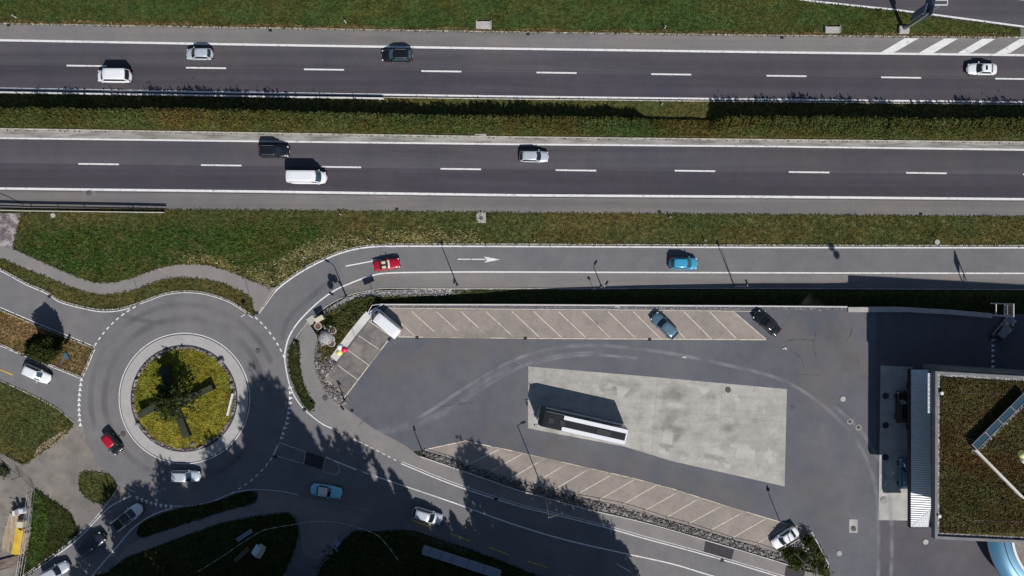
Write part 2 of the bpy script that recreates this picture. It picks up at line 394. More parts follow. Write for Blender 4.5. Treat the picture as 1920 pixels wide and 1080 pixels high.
def grass(name, pts, lay, mat, north=False, dens=14, size=.22, hz=.06):
    o = sheet(name, pts, lay, mat, north)
    size *= .66; C, _ = scatter(pts, dens * 1.9, north)
    if len(C):
        C[:, 2] += lay * LAY + hz * rng.random(len(C)) + .02
        TUFT.setdefault(mat, []).append((C, np.full(len(C), size)))
    E = []
    for a, b in zip(pts, pts[1:] + pts[:1]):      # ragged edge where plants hang over the kerb
        L_ = math.hypot(b[0] - a[0], b[1] - a[1])
        for _ in range(min(700, int(L_ * 1.1))):
            t_ = random.random(); E.append((a[0] + (b[0] - a[0]) * t_ + random.gauss(0, 1.3), a[1] + (b[1] - a[1]) * t_ + random.gauss(0, 1.3)))
    E = [e for e in E if -60 < e[0] < 1980 and -40 < e[1] < 1120]
    if E:
        C = np.array([tuple((GN if north else W)(*e)) for e in E]); C[:, 2] += .08 + lay * LAY
        TUFT[mat if mat in TUFT else 'grass_olive'].append((C, np.full(len(C), size * 1.15)))
    return o
# ------------------------------------------------------------------ GROUND, MOTORWAY (dips to the east)
# the wide ground under everything
def big_ground():
    bm = bmesh.new(); xs = sorted(set([-420, -300, -200, -140, -100] + [x for x in range(-90, 95, 4)] + [100, 140, 200, 300, 420]))
    ys = sorted(set([-400, -250, -150, -100] + [y for y in range(-70, 75, 4)] + [-5.5, -2.6, -1.4, 1] + [100, 160, 260, 420]))
    g = {}
    for i, x in enumerate(xs):
        for j, y in enumerate(ys):
            z = zn(x) - .12 if y > -4.4 else (-.12 if (x < -30 or y < -8) else -.12 + min(0, zn(x)) * (1 if y > -6 else 0) * .9)
            if x > -31 and y <= -4.4 and y > -8: z = min(z, -.5)
            g[i, j] = bm.verts.new((x, y, z))
    for i in range(len(xs) - 1):
        for j in range(len(ys) - 1): bm.faces.new((g[i, j], g[i + 1, j], g[i + 1, j + 1], g[i, j + 1]))
    return tag(obj('ground', bm, 'grass_shade'), kind='structure')
big_ground()
E_GR = ext(44, 52, 60, 66, 70); E_W1 = ext(75.5, 84, 91.5, 98, 103.5); E_D1 = ext(121.5, 128.8, 135.3, 142, 148.8); E_W2 = ext(166, 174, 181, 186.5, 191.5)
E_K2 = ext(171, 180, 186, 191, 196); E_H2 = ext(247, 254, 261, 264.5, 270)
E_K3 = ext(241.5, 249.5, 257, 262, 266.5); E_W3 = ext(259, 265, 270.5, 274.5, 281); E_D2 = ext(305.5, 311.5, 317.8, 322.2, 327); E_W4 = ext(353.5, 359, 366, 369, 373.5)
E_G2 = ext(390, 394, 399, 402.5, 406)
sheet('motorway_shoulder', band(E_GR, E_W1), 1, 'asphalt_shoulder', True)
sheet('motorway_westbound', band(E_W1, E_D1), 1, 'asphalt_motorway', True)
sheet('motorway_westbound_inner_lane', band(E_D1, E_K2), 1, 'asphalt_motorway_dark', True)
sheet('motorway_gutter', band(E_K3, E_W3), 1, 'dirty_gutter', True)
sheet('motorway_eastbound', band(E_W3, E_D2), 1, 'asphalt_motorway', True)
sheet('motorway_eastbound_slow_lane', band(E_D2, E_W4), 1, 'asphalt_motorway_dark', True)
sheet('motorway_south_shoulder', band(E_W4, E_G2), 1, 'asphalt_shoulder', True)
TOPG = [(-160, -200)] + [(1200, -200)] + [(1380, -60), (1502, 3), (1680, 22), (1800, 39), (1912, 54), (1912, 68)] + line(UU, E_GR, -160, 1900, 60)[::-1]
grass('verge_north', TOPG, 0, 'grass_green', True, 12)
sheet('slip_road_north', [(1380, -66), (1200, -200), (2080, -200), (2080, 62), (1920, 55), (1800, 39), (1680, 22), (1502, 3)], .5, 'asphalt_motorway', True)
sheet('slip_road_shoulder', [(1912, 53), (2080, 68), (2080, 72), (1912, 69)], 1.5, 'asphalt_shoulder', True)
grass('median_strip', band(E_K2, E_K3), 0, 'grass_olive', True, 6)
kerb_n = tag(kerb('kerb_north', line(UU, E_GR, -160, 2080, 40), 2.0, .08, north=True), kind='structure')
tag(kerb('kerb_median_north', line(UU, E_K2, -160, 2080, 60), 1.6, .12, north=True), kind='structure')
tag(kerb('kerb_median_south', line(UU, E_K3, -160, 2080, 60), 2.2, .14, north=True), kind='structure')
d1 = [[(a, b), (a + 75, b + 1.0)] for a, b in ((-93, 120), (125, 123), (349, 127), (570, 130), (790, 133.3), (1006, 136), (1221, 139), (1437, 142), (1652, 145), (1866, 147.5))]
d2 = [[(a, b), (a + 76, b + 1.0)] for a, b in ((-80, 304.5), (147, 307.2), (377, 309.5), (601, 312.8), (826, 316.5), (1042, 319), (1265, 320), (1479, 322.5), (1699, 324), (1918, 327))]
MK = [(line(UU, E_W1, -160, 2080, 60), 4.0), (line(UU, E_W2, -160, 2080, 60), 3.2), (line(UU, E_W3, -160, 2080, 60), 3.2), (line(UU, E_W4, -160, 2080, 60), 4.2),
      ([(1380, -63), (1502, 0), (1680, 18.5), (1800, 34), (1920, 50), (2080, 58)], 3.2), ([(1880, -4), (2000, 6)], 2.5)]
MK += [(d, 2.9) for d in d1 + d2]
ribbons('motorway_markings', MK, 2.2, 'paint_white', True)
bm = bmesh.new()
for q in ([(1651, 98.5), (1675, 99), (1722.5, 72), (1697, 71.5)], [(1722, 99.5), (1749, 100), (1796, 72.5), (1771, 72)], [(1794, 100.5), (1819, 100.5), (1867, 72.5), (1842, 72.5)], [(1865, 101), (1890, 101.5), (1937, 73), (1912, 73)], [(1936, 102), (1961, 102), (2008, 73.5), (1983, 73.5)]): poly(bm, q)
warp(bm, True, 2.2 * LAY); tag(finish_sheet('hatched_markings', bm, 'paint_white'), kind='structure')
ribbons('motorway_seams', [([(u, v + 3.2) for u, v in line(UU, E_D2, -160, 2080, 60)], .9), ([(u, v + 4) for u, v in line(UU, E_W4, -160, 2080, 60)], .9),
        ([(u, v - 3.4) for u, v in line(UU, E_D1, -160, 2080, 60)], .7), ([(0, 362), (20, 371), (45, 384)], 2.2), ([(u, v + 2.6) for u, v in line(UU, E_W1, -160, 2080, 60)], .8)], 1.6, 'seam_and_shadow', True)
# ---- verge between the motorway and the slip road / path
R_TOP = [(2080, 460), (1920, 460), (1440, 459.5), (960, 457.5), (780, 457), (730, 457.5), (680, 461), (640, 470), (605, 484), (570, 502), (542, 520), (517, 540), (500, 563), (484, 587)]
PATH_T = [(-160, 420), (-60, 438), (0, 461), (25, 467), (60, 482), (105, 502), (140, 517), (175, 528), (212, 529), (250, 520), (287, 506), (325, 497), (370, 495), (410, 502), (440, 512), (460, 522), (474, 527)]
PATH_B = [(-160, 448), (-60, 464), (0, 484), (50, 505), (100, 525), (140, 541), (175, 551), (212, 552), (250, 545), (275, 535), (312, 524), (350, 521), (400, 527), (437, 540), (462, 552), (473, 563)]
RB_T = [(-160, 440), (-60, 477), (0, 503), (50, 530), (87, 546), (112, 562), (150, 573), (187, 580), (220, 579), (250, 571), (282, 559), (312, 549), (350, 545), (387, 549), (425, 561), (450, 575), (474, 592)]
rt = smooth(R_TOP, 5); pt = smooth(PATH_T, 5); pb = smooth(PATH_B, 5); rbt = smooth(RB_T, 5)
V1 = line(UU, E_G2, -160, 2080, 80)[2:] 
gA = [(40, 400), (120, 398)] + [p for p in line(UU, E_G2, 200, 2080, 80)] + [p for p in rt if p[1] < 536] + [(505, 540), (480, 528)] + [p for p in pt if p[0] > 24][::-1]
grass('verge_middle', gA, 0, 'grass_olive', True, 13)
sheet('gravel_verge', [(-160, 398), (40, 400), (34, 430), (25, 467), (0, 461), (-60, 438), (-160, 420)], 0, 'gravel_mauve', True)
lush = smooth([(60, 440), (120, 432), (240, 430), (360, 428), (470, 422), (560, 424), (600, 430), (560, 455), (510, 480), (460, 505), (420, 498), (380, 488), (320, 490), (280, 502), (245, 515), (200, 526), (160, 516), (110, 496), (60, 475), (45, 455)], 4, True)
grass_overlay(lush, 'grass_lush', 95, .17, 9)
grass('verge_north_edge', [(u, v - 5 - 2.5 * math.sin(u * .05) * math.sin(u * .013)) for u, v in line(UU, E_GR, -80, 1900, 20)] + [(u, v - .6) for u, v in line(UU, E_GR, -80, 1900, 20)][::-1], .6, 'grass_dry', True, 9, .2)
straw = smooth([(340, 480), (380, 477), (430, 492), (470, 508), (515, 498), (560, 470), (620, 452), (700, 440), (820, 436), (880, 440), (900, 450), (800, 452), (730, 452), (670, 456), (630, 468), (590, 486), (550, 507), (515, 532), (480, 524), (440, 506), (400, 496), (360, 491)], 4, True)
grass_overlay(straw, 'grass_straw', 110, .17, 7)
# ---- slip road (east) with its curve
SL = [(2080, 512.5), (1920, 512.5), (1440, 511.5), (960, 510), (860, 510), (760, 511), (720, 512.5), (700, 516), (675, 524), (655, 532), (632, 542), (605, 560), (580, 582), (557, 607), (542, 632), (535, 657), (534, 675)]
SLB = [(2080, 543), (1920, 543), (1440, 541), (960, 541), (800, 541), (720, 541), (690, 545), (660, 552), (632, 563), (605, 580), (578, 603), (560, 625), (550, 645)]
sl_ = smooth(SL, 5); slb = smooth(SLB, 5)
road_pts = rt + [(534, 675), (550, 645)] + slb[::-1][1:]
sheet('slip_road', road_pts, 1, 'asphalt_slip', True)
sheet('slip_road_hard_shoulder', [p for p in sl_ if p[0] > 640] + [p for p in slb if p[0] > 640][::-1], 2, 'asphalt_shoulder', True)
rl = [(p[0] + (0 if p[0] > 760 else 2.2), p[1] + 4.6 if p[0] > 720 else p[1] + 3.6) for p in rt if p[1] < 548]
ribbons('slip_road_markings', [(rl, 2.6), (sl_, 2.6), ([(858, 486), (912, 486.2)], 1.9), ([(648, 499), (675, 494), (704, 488.5)], 2.2)], 3.2, 'paint_white', True)
bm = bmesh.new(); poly(bm, [(907, 481), (938, 486.5), (908, 492.5), (914, 486.5)]); poly(bm, [(697, 486), (732, 488), (700, 490.5)])
warp(bm, True, 3.3 * LAY); tag(finish_sheet('arrow_markings', bm, 'paint_white'), kind='structure')
tag(kerb('kerb_slip_road', rt, 1.8, .07, north=True), kind='structure')
tag(kerb('kerb_slip_road_south', slb, 1.4, .09, north=True), kind='structure')
ribbons('slip_road_lamp_shadow', [([(1352, 463), (1377, 540)], 0.9)], 2.6, 'seam_and_shadow', True)  # street lamp's cast shadow painted as a thin dark line across the road
# ---- the ditch between the slip road and the retaining wall of the car park
def ditch():
    bm = bmesh.new(); rows = []
    for u in list(range(640, 2081, 40)):
        vb = float(np.interp(u, [640, 700, 800, 2080], [556, 544.5, 541.5, 543.5]))
        a = GN(u, vb, -.02); zc = a.z
        deep = min(-1.9, zc - .1) if u >= 720 else -.9
        wv = float(np.interp(u, [640, 700, 1400, 1880, 2080], [640, 583, 574, 590, 594]))
        mid = W(u, vb + 12 if u > 700 else vb + 18, deep * .75); bot = W(u, wv + 2 - 6, deep); c = W(u, wv + 4, deep)
        rows.append([bm.verts.new(a), bm.verts.new(mid), bm.verts.new(bot), bm.verts.new((c.x, c.y - .3, deep))])
    for r, s in zip(rows, rows[1:]):
        for i in range(3): bm.faces.new((r[i], s[i], s[i + 1], r[i + 1]))
    return tag(obj('ditch_bank', bm, 'grass_shade', smooth=True), kind='structure')
ditch()
sheet('gravel_margin', [(598, 596), (632, 566), (664, 553), (694, 545), (800, 542), (1180, 542), (1150, 546), (980, 549), (820, 551), (700, 553), (650, 566), (622, 584)], 1.8, 'gravel', True)
C, P_ = scatter([(700, 546), (1100, 544), (1100, 549), (860, 553), (700, 556), (640, 575), (600, 600), (592, 592), (640, 562)], 34, True)
C[:, 2] += .03; tag(rocks('gravel_bank', C, .2, 'rock'), 'pale rubble gravel along the edge of the curved slip road', 'gravel', kind='stuff')
# ------------------------------------------------------------------ SOUTH SIDE (level): roads
ROADS = [p for p in rbt] + [(484, 588), (517, 541), (600, 640), (600, 760), (700, 820), (787, 870), (960, 930), (1100, 965), (1210, 995), (1322, 1030), (1440, 1060), (1560, 1096), (2080, 1250), (2080, 1300), (-160, 1300)]
sheet('town_roads', ROADS, .2, 'asphalt_road')
# base path paved
sheet('foot_path', pt + [(500, 532), (517, 540), (500, 563), (484, 588), (474, 578)] + pb[::-1], 1.2, 'asphalt_path')
ribbons('path_seams', [([(250, 520), (258, 545)], .8), ([(460, 524), (468, 556)], .8), ([(517, 541), (484, 587)], 2.2)], 2, 'seam_and_shadow')
ribbons('path_edge_lines', [([(519, 542), (486, 588)], 1.8)], 2.6, 'paint_worn')
gB = pb + rbt[::-1]
grass('verge_roundabout_north', gB, 1, 'grass_olive', dens=14)
tag(kerb('kerb_roundabout_north', rbt, 1.8, .09), kind='structure')
ring_c = (346, 747)
def arc(c, r, a0, a1, n=40): return [(c[0] + r * math.cos(R(a0 + (a1 - a0) * i / n)), c[1] - r * math.sin(R(a0 + (a1 - a0) * i / n))) for i in range(n + 1)]
rb_line = [(p[0] * 1., p[1] + 4.2) for p in rbt if p[0] < 250]
splitter = [(-160, 512), (0, 581), (75, 613), (176, 653), (165, 678), (152, 706), (37, 661), (0, 644), (-160, 572)]
grass('splitter_island_west', splitter, 1.5, 'grass_dry', dens=15, size=.26)
tag(kerb('kerb_splitter_island', [splitter[0], splitter[1], splitter[2], splitter[3], splitter[4], splitter[5], splitter[6], splitter[7], splitter[8]], 2, .1), kind='structure')
gC = [(-160, 660), (0, 714), (50, 737), (87, 755), (112, 770), (130, 786), (138, 795), (125, 812), (97, 835), (45, 871), (0, 848), (-160, 780)]
grass('verge_west', gC, 1.5, 'grass_olive', dens=14)
tag(kerb('kerb_west', [(-160, 658), (0, 713), (50, 736), (87, 754), (112, 769), (140, 792)], 1.6, .09), kind='structure')
sheet('dusty_yard', [(140, 793), (156, 800), (163, 830), (185, 870), (210, 900), (248, 929), (205, 950), (150, 1000), (40, 1082), (-160, 1250), (-160, 790), (0, 850), (45, 873), (97, 837), (125, 814)], 1.0, 'asphalt_dusty')
sheet('dirt_patch', smooth([(62, 858), (72, 838), (95, 822), (122, 806), (126, 814), (98, 836), (60, 862)], 4, True), 2.4, 'dirt')
gE = smooth([(150, 893), (160, 885), (200, 888), (218, 910), (208, 930), (190, 944), (168, 936), (150, 918)], 4, True)
grass('island_southwest', gE, 1.8, 'grass_olive', dens=16)
gF = smooth([(67, 917), (87, 930), (130, 960), (142, 985), (146, 998), (125, 1020), (60, 1072), (30, 1095), (44, 1055), (60, 1000), (62, 950)], 4, True)
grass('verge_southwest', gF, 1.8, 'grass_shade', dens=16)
gF2 = smooth([(62, 925), (76, 930), (88, 960), (90, 1000), (80, 1040), (60, 1060), (48, 1052), (58, 1005), (62, 950)], 4, True)
grass('green_bank_southwest', gF2, 2.2, 'grass_lush', dens=16)
gH = smooth([(350, 951), (400, 942), (450, 925), (477, 922), (478, 940), (425, 956), (350, 980), (300, 996), (270, 1007), (258, 1000), (264, 984), (288, 970), (325, 957)], 4, True)
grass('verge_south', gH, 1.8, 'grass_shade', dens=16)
gJ = [(172, 1082), (200, 1075), (240, 1045), (287, 1028), (350, 1004), (425, 979), (480, 969), (538, 961), (553, 972), (560, 1000), (552, 1030), (530, 1080), (500, 1130), (440, 1200), (140, 1200)]
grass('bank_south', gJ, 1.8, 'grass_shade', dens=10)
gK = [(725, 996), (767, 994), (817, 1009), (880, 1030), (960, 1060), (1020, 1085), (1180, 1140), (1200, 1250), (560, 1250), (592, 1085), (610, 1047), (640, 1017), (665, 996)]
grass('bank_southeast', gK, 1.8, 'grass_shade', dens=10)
sheet('south_path', smooth([(262, 1010), (300, 998), (350, 982), (425, 958), (480, 944), (482, 922), (520, 925), (560, 932), (640, 945), (700, 960), (640, 1000), (605, 1045), (570, 1040), (562, 985), (545, 960), (480, 966), (425, 977), (350, 1002), (287, 1026), (240, 1043), (215, 1060), (228, 1035)], 3, True), 1.0, 'asphalt_path')
# ---- car park
YARD = [(640, 772), (694, 812), (756, 846), (797, 846), (960, 899), (1125, 941), (1292, 986), (1455, 1037), (1521, 1000), (1555, 1060), (1560, 1250), (2080, 1250), (2080, 590), (1880, 589), (1640, 576), (1400, 573.5), (960, 571), (718, 571), (697, 578), (690, 586), (622, 673), (606, 708)]
sheet('car_park', YARD, 1.3, 'asphalt_yard')
sheet('station_forecourt', [(1642, 582), (1880, 592), (2080, 596), (2080, 1250), (1648, 1250), (1648, 976), (1642, 840)], 1.9, 'asphalt_station')
SW = [(563, 628), (552, 642), (545, 665), (548, 700), (556, 735), (575, 765), (605, 793), (640, 812), (700, 843), (752, 867), (850, 907), (960, 943), (1022, 959), (1085, 974), (1147, 990), (1210, 1008), (1285, 1028), (1360, 1049), (1440, 1073), (1560, 1110), (1660, 1140),
      (1660, 1110), (1556, 1082), (1500, 1068), (1440, 1049), (1322, 1014), (1210, 982), (1100, 955), (1022, 934), (960, 917), (900, 895), (787, 856), (760, 835), (700, 803), (648, 765), (612, 735), (592, 700), (588, 660), (595, 630), (575, 600)]
sheet('pavement_south', SW, 2.4, 'asphalt_path')
sheet('pavement_patch', [[(1323, 1012), (1377, 1029), (1371, 1051), (1319, 1034)], [(1474, 1059), (1510, 1069), (1505, 1094), (1470, 1083)]], 3.2, 'asphalt_patch')
gS = smooth([(548, 642), (556, 636), (561, 645), (562, 680), (568, 715), (580, 742), (589, 757), (586, 771), (574, 764), (558, 738), (546, 705), (541, 670)], 4, True)
grass('island_east', gS, 3.4, 'grass_shade', dens=20)
# bays
sheet('bays_north', [(741, 631), (985, 634.5), (1218, 635.5), (1436, 637), (1375, 583), (1190, 581), (960, 579), (727, 577.5), (715, 590)], 3, 'bay_paving')
sheet('bays_west', [(692, 602), (730, 632), (652, 741), (609, 711), (628, 688)], 2.8, 'bay_paving_grey')
sheet('bays_south', [(797, 843), (872, 827), (960, 845), (1110, 879.5), (1185, 896.5), (1260, 916.5), (1350, 945.5), (1440, 972.5), (1491, 987), (1520, 997), (1455, 1036), (1375, 1011), (1292, 986), (1210, 963), (1125, 940.5), (1040, 920.5), (960, 898.5)], 3, 'bay_paving')
PAD = [(990.5, 687), (1200, 704.5), (1475.5, 729.5), (1473, 820), (1471, 912), (1365, 888), (1260, 864.5), (1170, 837), (1080, 820), (990, 803)]
sheet('concrete_pad', PAD, 3, 'concrete_pad')
ribbons('pad_joints', [([(990, 745), (1120, 757), (1300, 775), (1474, 792)], .5), ([(1112, 697), (1104, 825)], .5), ([(1233, 708), (1222, 852)], .5), ([(1354, 719), (1346, 883)], .5)], 3.6, 'dirty_gutter')
surf('pad_bleach', [(.8, U1, 7, [(.3, srgb(176, 174, 170)), (.6, srgb(196, 193, 187))], 1, 'MIX'), GRAIN], .85)
def blot(cx, cy, rx, ry, n=34, jag=.35):
    return [(cx + rx * (1 + jag * (random.random() - .5) * 2) * math.cos(6.283 * i / n), cy + ry * (1 + jag * (random.random() - .5) * 2) * math.sin(6.283 * i / n)) for i in range(n)]
BLEACH = 1
sheet('pump_pad', [(1651, 685), (1712, 688), (1712, 976), (1647, 975)], 3, 'concrete')
sheet('manhole_surround', [(1592.5, 973.5), (1608, 974), (1607.5, 999), (1592, 998.5)], 3, 'concrete')
# bay lines
BL = []
for x in (772, 818, 864, 911, 960, 1001, 1047, 1093, 1140, 1187, 1234, 1282, 1330): BL.append(([(x, 584), (x + 51, 629.5 + (x - 772) * .011)], 1.4))
BL += [([(752, 606), (778, 630)], 1.2), ([(1375, 584), (1436, 636)], 1.5), ([(740, 631.5), (985, 634.5), (1218, 635.7), (1436, 637)], 1.6), ([(727, 577.5), (960, 579.5), (1190, 581), (1436, 584)], 1.0)]
BL += [([(692, 602), (732, 630)], 1.4), ([(672, 629), (711, 655)], 1.2), ([(652, 656), (691, 684)], 1.2), ([(634, 685), (671, 712)], 1.2), ([(609, 711), (650, 742)], 1.2), ([(731, 634), (635, 760)], 1.7), ([(609, 711), (630, 680)], 1.2)]
BL += [([(797, 843), (872, 826.5), (960, 845), (1110, 879), (1185, 896), (1260, 916), (1350, 945), (1440, 972), (1491, 986.5), (1521, 997)], 1.7)]
for a, b in (((937, 842), (882, 869)), ((979, 851), (922, 882)), ((1020, 860), (961, 895)), ((1062, 870), (1001, 906)), ((1105, 879), (1040, 917)), ((1149, 889), (1081, 927)), ((1191, 898), (1125, 936)), ((1232, 909), (1167, 946)), ((1272, 922), (1209, 957)), ((1312, 934), (1251, 969)), ((1354, 948), (1292, 981)), ((1394, 960), (1332, 994)), ((1435, 973), (1375, 1007)), ((1478, 985), (1419, 1019)), ((1520, 998), (1462, 1033))): BL.append(([a, b], 1.4))
BL += [([(651, 0), (651, 0.1)], .1)][:0]
ribbons('bay_markings', BL, 4.4, 'paint_worn')
# road lines on the south side
Ls = [(547, 700), (556, 733), (575, 763), (605, 792), (622, 801)]
E1 = [(752, 869), (850, 909), (960, 945), (1022, 961), (1085, 976), (1147, 992), (1210, 1010), (1285, 1030), (1360, 1051), (1440, 1075), (1560, 1112)]
CL = [(611, 857), (670, 881), (755, 910), (855, 944), (960, 982), (1060, 1012), (1160, 1035), (1260, 1057), (1330, 1078), (1460, 1115)]
M2 = [(smooth(CL, 4), 2.3), (smooth(E1, 4), 1.9), ([(p[0] + 1, p[1] - 4) for p in smooth(E1, 4)], .9), (smooth([(534, 675), (538, 700), (545, 727), (560, 755), (580, 776), (605, 795), (622, 803)], 4), 2.0)]
M2 += [(d, 1.5) for d in dash_path([(630, 808), (690, 836), (748, 866)], 6, 6)]
M2 += [(d, 2.4) for d in dash_path(arc(ring_c, 195, 118, 151.5), 6.4, 6.2)]
M2 += [(d, 2.4) for d in dash_path(arc(ring_c, 202, 49, 22, 30), 6.4, 6.2)]
M2 += [(d, 2.2) for d in dash_path(arc(ring_c, 198, -34, -64, 30), 7, 6.5)]
M2 += [([(669, 881), (682, 886)], 2.0), ([(692, 889), (705, 894)], 2.0), ([(1156, 1057), (1182, 1072)], 1.4)]
M2 += [(smooth([(247, 929), (228, 938), (205, 951), (180, 976), (140, 1016), (90, 1052), (48, 1080), (-40, 1140)], 4), 1.9), (smooth([(222, 912), (200, 945), (150, 1000), (46, 1078), (-40, 1136)], 4), 1.1),
       (smooth([(325, 952), (287, 965), (250, 990), (220, 1024), (172, 1080), (110, 1150)], 4), 1.9), (smooth([(325, 949), (360, 948), (400, 939), (432, 926), (470, 918), (520, 920), (560, 928)], 4), 1.3),
       (arc(ring_c, 199, 235, 253, 10)[:5], 1.1)]
M2 += [(rb_line, 1.6), ([(-160, 507), (0, 576), (75, 608), (174, 648.5), (178, 652)], 1.5), ([(178, 655), (168, 679), (156, 706)], 1.5), ([(-160, 578), (0, 648), (35, 663)], 1.4), ([(47, 668), (150, 709)], 1.4), ([(512, 853), (520, 834)], 1.6)]
M2 += [(arc(ring_c, 122.5, 0, 360, 90), 1.5)]
M2 += [(smooth([(rbt[i][0], rbt[i][1] + 3.8) for i in range(len(rbt)) if rbt[i][0] > 262], 1) if False else [(p[0], p[1] + 3.6) for p in rbt if p[0] > 262], 1.2)]
ribbons('town_road_markings', M2, 3.4, 'paint_white')
def tri(bm, c, ang, s=4.6):
    for_ = []
    for k, rr in ((0, 1.25), (125, .95), (235, .95)): for_.append((c[0] + s * rr * math.cos(R(ang + k)), c[1] - s * rr * math.sin(R(ang + k))))
    poly(bm, for_)
bm = bmesh.new()
for i in range(10): tri(bm, (153 - 4.5 * math.sin(i / 9 * 2.7), 712 + i * 9.4), 90, 4.4)
for p in ((255, 745), (258, 785), (258, 825), (255, 862), (250, 900), (245, 937), (238, 975), (230, 1015), (215, 1050)): tri(bm, (480 + p[0] / 4, 540 + p[1] / 4), 0, 4.4)
tri(bm, (531, 813), -10, 4.2); tri(bm, (528, 821), -10, 4.2)
for p in ((1030, 490), (1065, 505), (1100, 518), (1135, 530), (1170, 540), (1208, 548), (1245, 553), (1283, 557)): tri(bm, (p[0] / 4, 810 + p[1] / 4), -80, 4.4)
for v in (1061, 1071, 1080): tri(bm, (1877, v), 0, 4.6)
for v in (638, 648, 657, 667, 677, 687): tri(bm, (1861, v), 0, 4.0)
warp(bm, False, 4.2 * LAY); tag(finish_sheet('yield_markings', bm, 'paint_white'), kind='structure')
Y = [[(-40, 675), (24, 703)]] + [[(771, 974), (807, 988)], [(844, 1000), (881, 1014)], [(917, 1026), (954, 1040)], [(990, 1052), (1028, 1065)], [(1065, 1078), (1100, 1090)]]
ribbons('cycle_lane_markings', [(y, 2.2) for y in Y], 3.4, 'paint_yellow')
# splitter kerbs to the south-east of the roundabout
def slab(name, pts, h, mat, z0=-.1, parent=None):
    bm = bmesh.new(); a = [W(*p) for p in pts]
    vs = [bm.verts.new((p.x, p.y, z0)) for p in a]; f = bm.faces.new(vs)
    r = bmesh.ops.extrude_face_region(bm, geom=[f]); up = [g for g in r['geom'] if isinstance(g, bmesh.types.BMVert)]
    for v in up: v.co.z = h
    bmesh.ops.triangulate(bm, faces=[x for x in bm.faces if len(x.verts) > 4])
    o = obj(name, bm, mat, parent)
    return o
tag(slab('traffic_island_kerb', [(524, 829), (574, 846.5), (570, 870), (513, 854)], .09, 'kerb_stone'), kind='structure')
tag(slab('traffic_island', [(525.5, 831), (572.5, 847.5), (569, 868.5), (515, 853)], .1, 'asphalt_slip'), kind='structure')
tag(slab('traffic_island_crossing', [(574, 847), (609, 858), (604, 880), (570, 869.5)], .055, 'asphalt_patch'), kind='structure')
e = [(609.5, 857.5), (624, 862), (634, 869), (638, 879), (635, 888), (628, 891), (604.5, 884)]
tag(slab('traffic_island_nose_kerb', e, .09, 'kerb_stone'), kind='structure')
tag(slab('traffic_island_nose', [(p[0] + (620 - p[0]) * .08, p[1] + (874 - p[1]) * .08) for p in e], .1, 'asphalt_slip'), kind='structure')
# wear on the surfaces: feathered pale tyre tracks
def marks(name, lst, lay, col, alpha, scale=.5, r0=.35, r1=.65):
    m, t, b = newmat('mat_' + name); N = t.nodes; L = t.links
    b.inputs['Base Color'].default_value = (*col[:3], 1); b.inputs['Roughness'].default_value = .9
    at = N.new('ShaderNodeAttribute'); at.attribute_name = 'edge'
    geo = N.new('ShaderNodeNewGeometry'); nz = N.new('ShaderNodeTexNoise'); nz.inputs['Scale'].default_value = scale; nz.inputs['Detail'].default_value = 6
    L.new(geo.outputs['Position'], nz.inputs['Vector'])
    mr = N.new('ShaderNodeMapRange'); mr.inputs[1].default_value = r0; mr.inputs[2].default_value = r1; L.new(nz.outputs['Fac'], mr.inputs[0])
    mu = N.new('ShaderNodeMath'); mu.operation = 'MULTIPLY'; L.new(at.outputs['Fac'], mu.inputs[0]); L.new(mr.outputs[0], mu.inputs[1])
    m2 = N.new('ShaderNodeMath'); m2.operation = 'MULTIPLY'; m2.inputs[1].default_value = alpha; L.new(mu.outputs[0], m2.inputs[0])
    L.new(m2.outputs[0], b.inputs['Alpha'])
    bm = bmesh.new(); lay_ = bm.verts.layers.float.new('edge')
    for pts, w in lst:
        n = len(pts); rows = []
        for k, (o_, e_) in enumerate(((-1, 0), (-.5, .8), (0, 1), (.5, .8), (1, 0))):
            row = []
            for i in range(n):
                p = Vector(pts[i]); d = (Vector(pts[min(n - 1, i + 1)]) - Vector(pts[max(0, i - 1)])).normalized(); q = p + Vector((-d.y, d.x)) * w / 2 * o_
                x = bm.verts.new((*W(q.x, q.y, 0)[:2], lay * LAY)); x[lay_] = e_ * (0 if i in (0, n - 1) else 1); row.append(x)
            rows.append(row)
        for a, c in zip(rows, rows[1:]):
            for i in range(n - 1): bm.faces.new((a[i], a[i + 1], c[i + 1], c[i]))
    return tag(finish_sheet(name, bm, 'mat_' + name), kind='structure')
marks('bleached_stains', [(smooth([(1238, 818), (1280, 832), (1330, 842), (1380, 846), (1420, 850)], 5), 46), (smooth([(1205, 838), (1260, 850), (1330, 866), (1400, 884)], 5), 30), (smooth([(1000, 700), (1060, 712), (1130, 728), (1200, 745)], 5), 40), (smooth([(1240, 722), (1330, 735), (1430, 760)], 5), 30), (smooth([(1440, 760), (1445, 830), (1440, 890)], 5), 40)], 4.0, srgb(206, 203, 196), .75, .32, .50, .55)
marks('oily_stains', [(smooth([(1010, 850), (1090, 790), (1200, 800), (1300, 830)], 5), 60), (smooth([(1180, 780), (1300, 790), (1440, 800)], 5), 50), (smooth([(1100, 720), (1250, 735), (1400, 750)], 5), 40)], 3.8, srgb(120, 116, 110), .4, .22, .5, .66)
marks('dusty_wear', [(smooth([(1470, 600), (1520, 650), (1545, 710), (1570, 760)], 5), 150), (smooth([(1500, 850), (1540, 940), (1545, 1040)], 5), 100), (smooth([(1560, 590), (1600, 650), (1610, 720)], 5), 70), (smooth([(700, 700), (800, 660), (900, 650), (1000, 640)], 5), 70), (smooth([(900, 800), (1000, 840), (1150, 870), (1300, 910), (1420, 950)], 5), 50)], 4.4, srgb(132, 126, 124), .42, .2)
